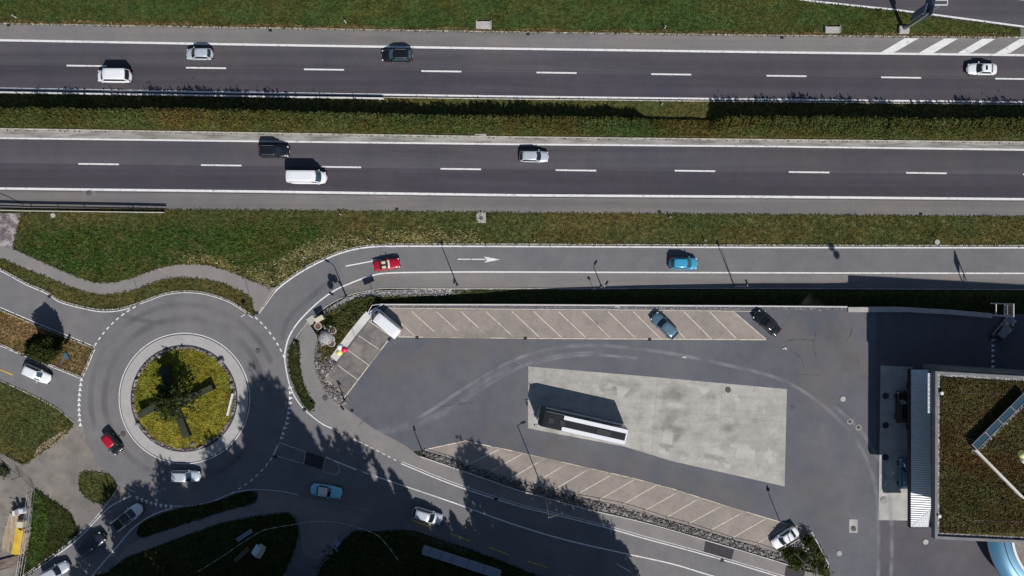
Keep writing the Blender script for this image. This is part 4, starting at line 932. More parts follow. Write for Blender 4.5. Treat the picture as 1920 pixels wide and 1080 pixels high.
    for xx in (L / 2 - .85, -L / 2 + .8):
        for sgn in (1, -1):
            bm = bmesh.new(); cyl(bm, (0, 0, -.11), .32, .22, 18, M=Matrix.Translation((xx, sgn * (hw - .1), .32)) @ Matrix.Rotation(R(90), 4, 'X')); w_ = obj('wheel', bm, 'black_rubber', t)
            bm = bmesh.new(); cyl(bm, (0, 0, -.118), .2, .236, 12, M=Matrix.Translation((xx, sgn * (hw - .1), .32)) @ Matrix.Rotation(R(90), 4, 'X')); obj('rim', bm, 'rim', w_)
    return t
TR = 'traffic on the westbound carriageway'; TE = 'traffic on the eastbound carriageway'
car('hatch', 374, 101.5, 179.5, 'paint_body_silver', 'pale silver hatchback driving left in the outer westbound lane', group=TR, north=True)
car('minivan', 215, 143, 179.5, 'paint_body_white', 'white minivan driving left on the westbound side nearest the median', 'minivan', cat='van', group=TR, north=True, scale=1.02)
car('wagon', 744, 104, 179.5, 'paint_body_black', 'black estate car driving left in the outer westbound lane', rails=True, group=TR, north=True, scale=1.04, glass='glass_blue')
car('sedan', 1841, 129.5, 178.5, 'paint_body_white', 'white saloon with dark sunroof driving left beside the hatched markings', sunroof=.35, group=TR, north=True)
car('suv', 514, 284, -.5, 'paint_body_green_black', 'near-black estate with pale roof rails driving right just ahead of the white panel van', rails=True, group=TE, north=True)
car('van', 577, 333, -.5, 'paint_body_white', 'white panel van driving right in the slow eastbound lane', 'panel_van', cat='van', group=TE, north=True, glass='glass_blue')
car('wagon', 1001, 293.5, -1, 'paint_body_silver', 'silver-white estate driving right alone in the fast eastbound lane', group=TE, north=True)
car('cabrio', 725, 496, 8, 'paint_body_red', 'small red open-topped classic car on the curved slip road', 'convertible', north=True)
car('hatch', 1281, 494, -1, 'paint_body_azure', 'bright blue hatchback driving right along the slip road', glass='glass_blue', scale=1.1, north=True)
car('wagon', 68, 701, -25, 'paint_body_white', 'white estate waiting to enter the roundabout from the left', scale=.98, glass='glass_blue')
car('mini', 210, 831, -52, 'paint_body_black', 'small car with red roof and black bonnet circling the roundabout', roofmat='paint_body_red', hoodmat='paint_body_red' if False else 'paint_body_black')
car('wagon', 347, 893, -1, 'paint_body_silver', 'silver-white estate on the shaded southern side of the roundabout', glass='glass_blue')
car('pickup', 240, 969, 39, 'paint_body_white', 'white pickup with a black load bed waiting at the southern yield line', 'pickup_truck', roofmat='paint_body_black', cat='pickup')
car('suv', 172, 1021, 38, 'paint_body_navy', 'dark navy car in shade queueing behind the white pickup', sunroof=.7)
car('wagon', 103, 1072, 28, 'paint_body_silver', 'pale car with blue-black glass partly cut off at the bottom left', glass='glass_dark')
car('classic', 612, 921, -9, 'paint_body_sky', 'pale blue classic car with cream roof in the shaded road', roofmat='paint_body_cream')
car('wagon', 801, 967, -17, 'paint_body_silver', 'silver estate with roof rails on the shaded south-eastern road', rails=True, scale=1.02)
PK = 'cars parked in the car park'
car('van', 723, 605, 140, 'paint_body_white', 'white van parked at the corner of the northern bays', 'van', cat='van', group=PK, scale=.98)
car('wagon', 1246, 611, 136, 'paint_body_steel', 'steel blue estate parked in the northern bays', group=PK, scale=1.03, glass='glass_dark')
car('sedan', 1438, 606, 139, 'paint_body_black', 'black saloon parked just beyond the last northern bay', group=PK)
car('wagon', 1883, 616, 50, 'paint_body_grey', 'grey car in deep shade beside the sign frame at the right', scale=.95)
car('suv', 1692, 763, 90, 'paint_body_black', 'black car in shade beside the fuel station canopy', scale=1.05)
car('wagon', 1697, 888, 90, 'paint_body_steel', 'blue-grey car half hidden under the fuel station canopy', glass='glass_blue', scale=1.02)
car('sedan', 1472, 1008, 214, 'paint_body_white', 'white car parked beside the triangular shrub bed', group=PK, scale=.97)
# coach
def coach():
    Lb, Wb, Hb = 13.6, 2.55, 3.75
    p = W(1093, 801.5, 3.7)
    t = empty('coach', (p.x, p.y, .04), R(180 - 12.6), 'long black and white coach parked on the concrete pad', 'bus')
    bm = bmesh.new(); rings = []
    for x, wf in ((-Lb / 2, .9), (-Lb / 2 + .1, .98), (-Lb / 2 + .3, 1), (Lb / 2 - 1.4, 1), (Lb / 2 - .7, .985), (Lb / 2 - .3, .93), (Lb / 2 - .08, .8), (Lb / 2, .6)):
        w = Wb / 2 * wf; zt = Hb - (.0 if x < Lb / 2 - .8 else .25 * (x - (Lb / 2 - .8)) / .8)
        rings.append([(x, -w, .35), (x, -w, zt - .35), (x, -w * .97, zt - .12), (x, -w * .88, zt), (x, w * .88, zt), (x, w * .97, zt - .12), (x, w, zt - .35), (x, w, .35)])
    loft(bm, rings); obj('body', bm, 'paint_body_black', t)
    for y in (-.86, .86): obj('roof_panel', B(((-1.75, y, Hb + .02), (9.7, .62, .06)), bev=.02), 'paint_body_white', t)
    obj('roof_end_panel', B(((-Lb / 2 + .16, 0, Hb + .02), (.24, Wb * .9, .07)), bev=.02), 'paint_body_white', t)
    bm = bmesh.new(); rows = []
    for x_, z_ in ((Lb / 2 + .03, 1.1), (Lb / 2 - .04, 2.3), (Lb / 2 - .25, 3.35)): rows.append([bm.verts.new((x_ - .5 * y * y, y * Wb / 2 * .94, z_)) for y in np.linspace(-1, 1, 7)])
    for a, b in zip(rows, rows[1:]):
        for i in range(6): bm.faces.new((a[i], a[i + 1], b[i + 1], b[i]))
    obj('windscreen', bm, 'glass_dark', t)
    obj('bumper', B(((Lb / 2 - .1, 0, .6), (.5, Wb * .86, .5)), bev=.1), 'paint_body_white', t)
    for s in (1, -1):
        obj('side_window', B(((-.3, s * (Wb / 2 + .012), 2.45), (12.2, .03, 1.0))), 'glass_dark', t)
        obj('side_skirt', B(((-.3, s * (Wb / 2 + .01), 1.1), (12.4, .03, 1.3))), 'paint_body_white', t)
        bm = bmesh.new(); tube(bm, (Lb / 2 - .3, s * 1.0, 3.2), (Lb / 2 + .35, s * 1.35, 3.25), .04); tube(bm, (Lb / 2 + .35, s * 1.35, 3.25), (Lb / 2 + .35, s * 1.35, 2.9), .04); box(bm, (Lb / 2 + .35, s * 1.38, 2.7), (.16, .26, .5), 0, .04)
        obj('mirror', bm, 'plastic_dark', t)
        obj('gutter_rail', B(((-.4, s * (Wb / 2 - .07), Hb - .06), (12.6, .05, .05))), 'galvanised', t)
        for xx in (Lb / 2 - 2.6, -Lb / 2 + 3.4, -Lb / 2 + 2.1):
            bm = bmesh.new(); cyl(bm, (0, 0, -.15), .5, .3, 20, M=Matrix.Translation((xx, s * (Wb / 2 - .16), .5)) @ Matrix.Rotation(R(90), 4, 'X')); obj('wheel', bm, 'black_rubber', t)
        obj('headlight', B(((Lb / 2 - .05, s * .85, .8), (.16, .4, .2)), bev=.04), 'lamp_clear', t)
    for xx in (3.2, 4.9): obj('roof_hatch', B(((xx, 0, Hb + .03), (.75, .75, .06)), bev=.02), 'plastic_dark', t)
    obj('air_vent', B(((-3.2, 0, Hb + .05), (2.2, .8, .1)), bev=.03), 'plastic_dark', t)
    obj('rear_lamp_bar', B(((-Lb / 2 - .01, 0, 1.0), (.06, 2.0, .18))), 'lamp_red', t)
coach()
# ------------------------------------------------------------------ FUEL STATION
def prism(name, pts, z0, z1, mat, parent, inner=None):
    bm = bmesh.new(); lo = [bm.verts.new((p[0], p[1], z0)) for p in pts]; hi = [bm.verts.new((p[0], p[1], z1)) for p in pts]; n = len(pts)
    bm.faces.new(lo[::-1]); bm.faces.new(hi)
    for i in range(n): bm.faces.new((lo[i], lo[(i + 1) % n], hi[(i + 1) % n], hi[i]))
    return obj(name, bm, mat, parent)
ZR = 10.0
def WX(u, v, z): p = W(u, v, z); return (p.x, p.y)
bld = empty('fuel_station_building', (0, 0, 0), 0, 'large flat-roofed building with planted brown green roof at the right edge', 'building')
nw, ne, se, sw = WX(1753, 696, ZR), WX(2260, 724, ZR), WX(2260, 1034, ZR), WX(1752, 1010, ZR)
def lerp2(a, b, t): return (a[0] + (b[0] - a[0]) * t, a[1] + (b[1] - a[1]) * t)
wx0 = 4.3
prism('wall', [(nw[0] + wx0, nw[1] - .05), (ne[0] - .1, ne[1] - .05), (se[0] - .1, se[1] + .1), (sw[0] + wx0, sw[1] + .1)], -.1, ZR - .75, 'wall_render', bld)
prism('roof_slab', [nw, ne, se, sw], ZR - .7, ZR - .25, 'wall_render', bld)
def insetq(q, d): return [(q[0][0] + d, q[0][1] - d), (q[1][0] - d, q[1][1] - d), (q[2][0] - d, q[2][1] + d), (q[3][0] + d, q[3][1] + d)]
Q = [nw, ne, se, sw]; Q1 = insetq(Q, .38)
bm = bmesh.new()
for i in range(4):
    a, b, c, d = Q[i], Q[(i + 1) % 4], Q1[(i + 1) % 4], Q1[i]
    v8 = [bm.verts.new((*p, z)) for z in (ZR - .27, ZR + .12) for p in (a, b, c, d)]
    for f_ in ((0, 1, 5, 4), (2, 3, 7, 6), (4, 5, 6, 7)): bm.faces.new([v8[k] for k in f_])
obj('parapet', bm, 'wall_render', bld)
Q2 = insetq(Q, .8); prism('gravel_border', Q1, ZR - .24, ZR - .14, 'gravel', bld)
C = []
gr_ = prism('planted_roof', Q2, ZR - .13, ZR - .06, 'roof_sedum', bld)
n = 22000; X = Q2[0][0] + rng.random(n) * (W(1990, 0, ZR).x - Q2[0][0]); Yv = Q2[3][1] + rng.random(n) * (Q2[0][1] - Q2[3][1]); k_ = Yv < Q2[0][1] - (X - Q2[0][0]) * .055 - .05
C = np.stack([X, Yv, np.full(n, ZR)], 1)[k_]; C[:, 2] += -.03 + .08 * rng.random(len(C))
o = quads('roof_planting', C, .17, 'roof_sedum_blades', bld, up=.6); o['kind'] = 'stuff'
def rlow(name, a, b, w, h, mat, z0=ZR - .06):
    A, B_ = WX(*a, ZR), WX(*b, ZR); d = math.hypot(B_[0] - A[0], B_[1] - A[1]); o = obj(name, B(((d / 2, 0, h / 2), (d, w, h))), mat, bld); o.location = (*A, z0); o.rotation_euler = (0, 0, math.atan2(B_[1] - A[1], B_[0] - A[0])); return o
rlow('roof_seam', (1811, 737), (2000, 743), .045, .08, 'bay_paving_grey'); rlow('roof_seam', (1811, 975), (2000, 982), .045, .08, 'bay_paving_grey')
rlow('roof_edging', (1826, 842), (1913, 930), .3, .5, 'wall_pale'); rlow('roof_edging', (1913, 931.5), (2000, 932), .3, .5, 'wall_pale')
# skylight row: glazed band on a raised kerb
A, B_ = WX(1826, 838, ZR + .8), WX(1922, 742, ZR + .8); d = math.hypot(B_[0] - A[0], B_[1] - A[1]); sk = empty('x', (0, 0, 0))
bpy.data.objects.remove(sk)
bm = B(((d / 2, 0, .5), (d, 1.0, 1.0))); o = obj('skylight', bm, 'dark_metal', bld); o.location = (*A, ZR - .1); o.rotation_euler = (0, 0, math.atan2(B_[1] - A[1], B_[0] - A[0]))
for k in range(4):
    g_ = obj('pane', B(((d * (k + .5) / 4, 0, 1.04), (d / 4 - .25, .72, .05))), 'glass_blue', o)
obj('frame', B(*[((d * k / 4, 0, 1.06), (.14, 1.1, .12)) for k in range(5)], ((d / 2, .5, 1.05), (d, .1, .12)), ((d / 2, -.5, 1.05), (d, .1, .12))), 'galvanised', o)
obj('gravel_margin', B(((d / 2, -1.1, .06), (d + 1, 1.0, .05))), 'gravel', o)
for (u, v) in ((1763.5, 737), (1759, 967)):
    p = WX(u, v, ZR); bm = bmesh.new(); cyl(bm, (0, 0, 0), .16, .4, 12); cyl(bm, (0, 0, .4), .24, .08, 12); o = obj('roof_vent', bm, 'white_metal', bld); o.location = (*p, ZR - .1)
bm = bmesh.new()
for k in range(9): box(bm, (nw[0] + wx0 - .02, nw[1] - 3 - k * 2.6, 2.0), (.06, 2.2, 2.6))
obj('window', bm, 'glass_dark', bld)
bm = bmesh.new()
for k in range(6): box(bm, (nw[0] + 6 + k * 4, nw[1] - .05 - (2 + k * 4) * .0552, 5.6), (3, .3, 1.6), R(-3.1))
# vertical name sign at the roof edge
sg = empty('station_sign', (*WX(1743, 737, 9.3), 9.3), 0, 'narrow pale sign with small navy lettering at the shaded edge of the roof', 'sign')
obj('panel', B(((0, 0, 0), (.55, 5.7, .12)), bev=.02), 'sheet_white', sg)
bm = bmesh.new()
for k in range(17):
    y_ = 2.6 - k * .32; box(bm, (-.03, y_, .075), (.26, .05, .02))
    if k % 3: box(bm, (.08, y_ - .1, .075), (.05, .2, .02))
    if k % 2: box(bm, (-.14, y_ - .1, .075), (.05, .2, .02))
obj('lettering', bm, 'text_navy', sg)
obj('bracket', B(((.5, 2.2, -.08), (.8, .08, .08)), ((.5, -2.2, -.08), (.8, .08, .08))), 'dark_metal', sg)
# corrugated canopy
ZC = 4.4
can = empty('fuel_canopy', (0, 0, 0), 0, 'low corrugated white canopy along the west side of the fuel station building', 'canopy')
c0, c1 = WX(1709, 693, ZC), WX(1707, 989, ZC); xe = WX(1745, 740, ZC + .55)[0]
def corr(x0, x1, y0, y1, z0, z1, along_y, name):
    """corrugated sheet: ribs run across"""
    bm = bmesh.new(); L_ = abs(y1 - y0); n_ = int(L_ / .34) * 2; rows = []
    for k in range(n_ + 1):
        y = y0 + (y1 - y0) * k / n_; dz = .09 if (k // 1) % 2 else 0
        rows.append((bm.verts.new((x0, y, z0 + dz)), bm.verts.new((x1, y, z1 + dz))))
    for a, b in zip(rows, rows[1:]): bm.faces.new((a[0], b[0], b[1], a[1]))
    return obj(name, bm, 'sheet_white', can)
yS, yN = c1[1], c0[1]
hip = 2.9
corr(c1[0], xe, yS + hip, yN - hip, ZC, ZC + .55, True, 'roof_sheet')
def hipend(ya, yb, name):   # triangular ends with ribs turned 90 degrees
    bm = bmesh.new(); n_ = 22; rows = []
    for k in range(n_ + 1):
        x = c1[0] + (xe - c1[0]) * k / n_; t_ = k / n_; dz = .09 if k % 2 else 0
        rows.append((bm.verts.new((x, ya, ZC + dz)), bm.verts.new((x, ya + (yb - ya) * t_, ZC + .55 * t_ + dz))))
    for a, b in zip(rows, rows[1:]):
        bm.faces.new((a[0], b[0], b[1], a[1]))
    obj(name, bm, 'sheet_white', can)
    bm = bmesh.new(); rows = []; m_ = 18
    for k in range(m_ + 1):
        t_ = k / m_; y = ya + (yb - ya) * t_; xx = c1[0] + (xe - c1[0]) * t_; dz = .09 if k % 2 else 0
        rows.append((bm.verts.new((c1[0], y, ZC + dz)), bm.verts.new((xx, y, ZC + .55 * t_ + dz))))
    for a, b in zip(rows, rows[1:]): bm.faces.new((a[0], b[0], b[1], a[1]))
    obj(name, bm, 'sheet_white', can)
hipend(yS, yS + hip, 'hip_sheet'); hipend(yN, yN - hip, 'hip_sheet')
obj('fascia', B((((c1[0] + xe) / 2, yS - .03, ZC - .2), (xe - c1[0] + .1, .08, .65)), (((c1[0] + xe) / 2, yN + .03, ZC - .3), (xe - c1[0] + .1, .08, .55)), ((c1[0] - .03, (yS + yN) / 2, ZC - .26), (.08, yN - yS, .74))), 'dark_metal', can)
for y in np.linspace(yS + 7.5, yN - 1.5, 3):
    bm = bmesh.new(); cyl(bm, (c1[0] + 2.2, y, 0), .14, ZC - .1, 14); obj('post', bm, 'galvanised', can)
for (u, v, lb) in ((1683, 800, 'dark fuel pump on the shaded pad below the black car'), (1683, 722, 'dark fuel pump on the shaded pad above the black car')):
    p = W(u + 12, v); t = empty('fuel_pump', (p.x + .6, p.y, 0), 0, lb, 'fuel pump', 'fuel pumps'); obj('cabinet', B(((0, 0, .85), (.5, .9, 1.7)), bev=.04), 'dark_metal', t); obj('display', B(((-.26, 0, 1.3), (.03, .5, .3))), 'lamp_clear', t)
    obj('hose', tube(tube(bmesh.new(), (-.1, .5, 1.5), (-.1, .62, .7), .03), (-.1, .62, .7), (-.1, .5, .5), .03), 'black_rubber', t)
# round blue canopy at the bottom right
bc = empty('curved_canopy', (0, 0, 0), 0, 'curved blue sheet canopy with white rim at the bottom right corner', 'canopy')
bm = bmesh.new(); cx, cy = W(2010, 1000, 3.5)[:2]; rows = []
for k in range(33):
    a = R(176) + R(80) * k / 32; rows.append([bm.verts.new((cx + r_ * math.cos(a), cy + r_ * math.sin(a), z_)) for r_, z_ in ((12.0, 2.4), (11.2, 3.0), (10.2, 3.35), (9.2, 3.5))])
for a, b in zip(rows, rows[1:]):
    for i in range(3): bm.faces.new((a[i], a[i + 1], b[i + 1], b[i]))
obj('roof_sheet', bm, 'panel_blue', bc, True)
for nm, r_, w_, z_, mt in (('rim', 9.1, .35, 3.62, 'sheet_white'), ('joint', 10.2, .12, 3.4, 'text_navy'), ('outer_edge', 12.05, .2, 2.4, 'text_navy')):
    bm = bmesh.new(); rows = []
    for k in range(33):
        a = R(176) + R(80) * k / 32; rows.append([bm.verts.new((cx + q * math.cos(a), cy + q * math.sin(a), zz)) for q, zz in ((r_ - w_ / 2, z_ - .2), (r_ - w_ / 2, z_), (r_ + w_ / 2, z_), (r_ + w_ / 2, z_ - .2))])
    for a, b in zip(rows, rows[1:]):
        for i in range(4): bm.faces.new((a[i], a[(i + 1) % 4], b[(i + 1) % 4], b[i]))
    obj(nm, bm, mt, bc)
bm = bmesh.new()
for k in range(33):
    pass
rows = [bm.verts.new((cx + 8.95 * math.cos(R(176) + R(80) * k / 32), cy + 8.95 * math.sin(R(176) + R(80) * k / 32), 3.3)) for k in range(33)]; rows.append(bm.verts.new((cx, cy, 3.3))); bm.faces.new(rows); bmesh.ops.triangulate(bm, faces=bm.faces[:])
obj('flat_roof', bm, 'bay_paving_grey', bc)
for a in (190, 215, 240):
    bm = bmesh.new(); cyl(bm, (cx + 10.5 * math.cos(R(a)), cy + 10.5 * math.sin(R(a)), 0), .12, 3.0, 10); obj('post', bm, 'galvanised', bc)
# ------------------------------------------------------------------ STREET FURNITURE
def pole_lamp(u, v, h, arm, ang, label, name='street_lamp', north=False, head=True):
    p = GN(u, v) if north else W(u, v); t = empty(name, p, R(ang), label, 'street lamp', 'street lamps')
    bm = bmesh.new(); tube(bm, (0, 0, 0), (0, 0, h), .10, .06, 10); cyl(bm, (0, 0, 0), .2, .3, 12); obj('pole', bm, 'galvanised', t)
    obj('arm', tube(bmesh.new(), (0, 0, h - .05), (arm, 0, h + .1), .05, .04, 8), 'galvanised', t)
    obj('lamp_head', B(((arm + .3, 0, h + .1), (.8, .3, .14)), bev=.04), 'dark_metal', t)
    return t
pole_lamp(1022, 927, 10.6, .7, 20, 'tall grey street lamp at the rubble strip south of the coach'); pole_lamp(1484, 1032, 8.8, .4, 100, 'street lamp in the shrub bed by the parked white car')
pole_lamp(793, 848, 3.0, .3, 100, 'short lamp at the western tip of the southern bays'); pole_lamp(858, 536, 6.2, .4, 90, 'street lamp on the slip road edge nearest the painted arrow', north=True)
pole_lamp(1128, 538, 3.2, .4, 60, 'short lamp on the slip road edge left of the blue hatchback', north=True); pole_lamp(1377, 537, 6.2, .4, 110, 'street lamp on the slip road edge right of the blue hatchback', north=True)
pole_lamp(647, 752, 3.2, .3, -50, 'short lamp at the southern end of the short bay column')
pole_lamp(650, 557, 5.0, .9, 150, 'street lamp on the inside of the slip road bend', north=True)
def sign_post(u, v, h, shape, label, ang=0, north=False, w=.9, hh=.9, z0=None, mat='galvanised'):
    p = GN(u, v) if north else W(u, v); t = empty('road_sign', p, R(ang), label, 'road sign', 'road signs')
    obj('post', tube(bmesh.new(), (0, 0, 0), (0, 0, h), .04, .04, 8), 'galvanised', t)
    bm = bmesh.new()
    if shape == 'round': cyl(bm, (0, 0, -.02), w / 2, .04, 24, M=Matrix.Translation((0, -.06, h - w / 2)) @ Matrix.Rotation(R(90), 4, 'X'))
    elif shape == 'tri':
        for y in (-.08, -.05): pass
        vs = [[bm.verts.new((x_, y, z_)) for x_, z_ in ((-w / 2, h), (w / 2, h), (0, h - w * .87))] for y in (-.08, -.04)]
        bm.faces.new(vs[0]); bm.faces.new(vs[1][::-1])
        for i in range(3): bm.faces.new((vs[0][i], vs[0][(i + 1) % 3], vs[1][(i + 1) % 3], vs[1][i]))
    else: box(bm, (0, -.06, h - hh / 2), (w, .04, hh))
    obj('sign_face', bm, mat, t)
sign_post(648, 556, 2.4, 'tri', 'triangular yield sign on the pebbly inside of the slip road bend', -30)
sign_post(141, 671, 3.2, 'box', 'narrow direction sign at the tip of the western splitter island', 60, w=1.6, hh=.5)
sign_post(563, 660, 2.2, 'round', 'round sign on the narrow grass island between the pavement and roundabout', 0, w=.6)
sign_post(632, 878, 2.4, 'round', 'round keep-right sign on the nose of the traffic island', 20, w=.6)
sign_post(466, 590, 2.4, 'box', 'small white sign at the footpath corner above the roundabout', 30, w=.7, hh=.5, mat='white_metal')
sign_post(699, 548, 2.2, 'box', 'dark panel sign near the red open car', 20, w=1.7, hh=1.0, mat='sign_blue')
sign_post(590, 765, 1.4, 'box', 'small white flag-like sign on the southern tip of the grass island', 40, w=.5, hh=.35, mat='white_metal')
sign_post(1112, 541, 2.0, 'round', 'round sign standing left of the short slip road lamp', 0, True, w=.5)
for u, v, n_, lb in ((31, 33, True, 'far left on the northern verge'), (649, 43, True, 'on the northern verge above the black estate car'), (1246, 53, True, 'on the northern verge right of centre'), (640, 403, True, 'on the middle verge below the white panel van'),
      (693, 450, True, 'at the verge above the red open car'), (626, 461, True, 'where the slip road starts to bend'), (572, 483, True, 'on the outside of the slip road bend'), (513, 528, True, 'at the western end of the slip road bend'), (1255, 408, True, 'on the middle verge near the drain above the blue car'),
      (1320, 452, True, 'at the lower edge of the middle verge right of the blue car'), (1002, 452, True, 'at the lower edge of the middle verge near the arrow'), (1240, 197, True, 'in the gap of the median shrubs')):
    p = GN(u, v); t = empty('delineator_post', p, 0, 'white delineator post ' + lb, 'roadside post', 'white delineator posts')
    bm = bmesh.new(); box(bm, (0, 0, .5), (.14, .14, 1.0), 0, .03); obj('post', bm, 'white_metal', t)
    bm = bmesh.new(); box(bm, (0, 0, .78), (.15, .15, .16)); obj('reflector', bm, 'plastic_dark', t)
# big motorway sign (top right): post, walkway frame and panel, side seen from above
t = empty('motorway_sign', GN(1693, 57), 0, 'tall grey motorway sign frame on the grass wedge at the top right', 'road sign')
obj('footing', B(((0, 0, .25), (1.6, 1.2, .5)), bev=.05), 'concrete', t)
obj('post', B(((0, .1, 3.2), (.45, .45, 6.4)), bev=.05), 'galvanised', t)
obj('arm', B(((1.0, .7, 5.7), (2.6, .25, .3), R(35)), ((1.0, .7, 6.4), (2.6, .25, .3), R(35)), bev=.03), 'galvanised', t)
obj('sign_panel', B(((-.2, 1.0, 4.6), (1.4, .15, 3.6), R(75)), ((.6, 1.5, 6.0), (3.6, .12, 2.6), R(80)), bev=.02), 'sign_blue', t)
obj('walkway_frame', B(((1.6, 1.2, 6.9), (2.2, .12, .12)), ((1.6, 3.5, 6.9), (2.2, .12, .12)), ((.55, 2.35, 6.9), (.12, 2.4, .12)), ((2.7, 2.35, 6.9), (.12, 2.4, .12)), ((1.6, 1.9, 6.9), (2.2, .08, .08))), 'white_metal', t)
# billboard frame by the station entrance
p = W(1858, 591); t = empty('sign_frame', (p.x, p.y, 0), 0, 'upright white double-post sign frame at the end of the concrete wall', 'sign')
for y in (0, 1.85): obj('post', B(((0, y, 2.4), (.14, .14, 4.8)), bev=.02), 'white_metal', t)
obj('crossbar', B(*[((0, .925, z), (.1, 1.85, .12)) for z in (1.1, 2.9, 4.75)]), 'white_metal', t)
obj('picture_panel', B(((-.02, .925, 4.1), (.06, 1.6, 1.0))), 'sign_pink', t)
obj('text_panel', B(((-.02, .925, 3.25), (.06, 1.6, .55))), 'wall_pale', t)
obj('lettering', B(*[((-.06, .3 + .2 * k, 3.3), (.02, .1, .3)) for k in range(7)], *[((-.06, .5 + .4 * k, 4.1), (.02, .2, .5), 0) for k in range(3)]), 'leather', t)
# balloons
def balloon(u, v, z, dx, dy, r_, mt, label, star=False):
    p = W(u, v, z); bm = bmesh.new()
    bmesh.ops.create_uvsphere(bm, u_segments=20, v_segments=14, radius=r_); bmesh.ops.translate(bm, verts=bm.verts, vec=(0, 0, 0))
    for v_ in bm.verts:
        if v_.co.z < 0: v_.co.z *= 1.15
    o = obj('balloon', bm, mt, None, True); o.location = (p.x, p.y, z); cyl_ = bmesh.new()
    tube(cyl_, (0, 0, -r_ * 1.1), (dx, dy, -z + .3 if z < 15 else -z + 5.2), .012, .012, 5); obj('string', cyl_, 'galvanised', o)
    return tag(o, label, 'balloon', 'tethered balloons')
balloon(638, 650.5, 9.8, .1, .3, .46, 'balloon_white', 'white tethered balloon beside the pink and lime ones'); balloon(646, 655.5, 10.0, -.6, .7, .46, 'balloon_pink', 'bright pink tethered balloon over the short bay column'); balloon(636.5, 661, 9.5, .2, 1.2, .46, 'balloon_lime', 'pale lime tethered balloon over the short bay column')
balloon(1918, 852, 23, -2, 0, .5, 'balloon_lime', 'pale yellow tethered balloon over the planted roof at the right edge'); balloon(1922, 862, 22.5, -2, .5, .5, 'balloon_white', 'white tethered balloon over the planted roof at the right edge')
# guard rails
def rail(pts, label, mat='galvanised', h=.72, north=True, step=4, posts=True, name='guard_rail', w=2.2):
    t = empty(name, (0, 0, 0), 0, label, 'guard rail')
    g = (lambda p: GN(*p)) if north else (lambda p: W(*p))
    P3 = [g(p) for p in pts]; bm = bmesh.new()
    for a, b in zip(P3, P3[1:]):
        d = (b - a); L = d.length; ang = math.atan2(d.y, d.x); M_ = Matrix.Translation(a + Vector((0, 0, h))) @ Matrix.Rotation(ang, 4, 'Z') @ Matrix.Rotation(-math.atan2(d.z, math.hypot(d.x, d.y)), 4, 'Y')
        box(bm, (L / 2, 0, 0), (L, w / 12, .28), 0, 0, M_)
    obj('beam', bm, mat, t); bm = bmesh.new(); tot = 0
    k = 0
    for a, b in zip(P3, P3[1:]):
        n_ = max(1, int((b - a).length / step))
        for i in range(n_):
            if k >= 95: break
            q = a.lerp(b, i / n_); o = obj('post', B(((0, 0, h / 2), (.1, .12, h))), mat, t); o.location = q; k += 1
    return t
rail([(u, v + 9) for u, v in line(UU, E_W2, -80, 720, 80)] + [(712, 187.5)], 'bright guard rail beside the shaded western median', 'white_metal', .6)
rail([(-80, 384), (0, 386), (60, 388), (160, 389.5), (250, 391), (315, 392.5)], 'dark guard rail along the southern shoulder at the left', 'dark_metal', .7)
rail([(-60, 393), (50, 396), (150, 397), (310, 399)], 'thin pale rail standing just behind the dark southern guard rail', 'wall_pale', .35, w=1.0)
0 and rail([p for p in slb if p[0] > 600][::-1][2:], 'thin dark guard rail following the lower side of the slip road', 'dark_metal', .6, w=.9, step=5)
rail([(1240, 554), (1300, 553.5), (1440, 553), (1600, 554), (1760, 556), (1880, 558)], 'shaded grey concrete barrier lying in the ditch beside the slip road', 'concrete', .35, w=5, step=8, name='ditch_barrier')
# mesh / rail fence above the rubble strip
FP = [(999, 917), (1040, 929), (1083, 938), (1127, 946), (1171, 955), (1212, 967), (1254, 981), (1295, 992), (1338, 1006), (1378, 1020), (1425, 1030)]
FP = [(800, 853), (838, 864), (878, 878), (918, 893), (958, 905)] + FP + [(1460, 1043)]
t = empty('rail_fence', (0, 0, 0), 0, 'dark two-rail fence running along the rubble strip south of the bays', 'fence')
for p in FP:
    bm = bmesh.new(); tube(bm, (0, 0, 0), (0, 0, 1.1), .045, .045, 8); o = obj('post', bm, 'dark_metal', t); o.location = W(*p)
for z in (.55, 1.08):
    bm = bmesh.new()
    for a, b in zip(FP, FP[1:]): tube(bm, W(*a) + Vector((0, 0, z)), W(*b) + Vector((0, 0, z)), .035 if z > 1 else .02, None, 6)
    obj('rail', bm, 'dark_metal', t)
t = empty('mesh_fence', (0, 0, 0), 0, 'thin wire mesh fence with dark posts at the left by the timber yard', 'fence')
FM = [(-30, 850), (5, 871), (38, 893), (66, 919), (62, 948), (58, 985), (50, 1040), (42, 1090)]
for p in FM:
    o = obj('post', tube(bmesh.new(), (0, 0, 0), (0, 0, 1.8), .04, .04, 8), 'dark_metal', t); o.location = W(*p)
bm = bmesh.new()
for a, b in zip(FM, FM[1:]):
    for z in (.1, .7, 1.3, 1.75): tube(bm, W(*a) + Vector((0, 0, z)), W(*b) + Vector((0, 0, z)), .018, None, 5)
obj('mesh', bm, 'galvanised', t)
# handrail at wall corner by the van
t = empty('hand_rail', (0, 0, 0), 0, 'pale corner hand rail above the wall behind the parked white van', 'railing')
HR = [(692, 586), (700, 572), (720, 569.5)]; HR2 = [(686, 590), (720, 570)]
bm = bmesh.new()
for a, b in list(zip(HR, HR[1:])) + list(zip(HR2, HR2[1:])): tube(bm, W(*a) + Vector((0, 0, 1.0)), W(*b) + Vector((0, 0, 1.0)), .05, None, 6)
obj('rail', bm, 'white_metal', t)
for p in HR + HR2: o = obj('post', tube(bmesh.new(), (0, 0, 0), (0, 0, 1.0), .035, None, 6), 'white_metal', t); o.location = W(*p)
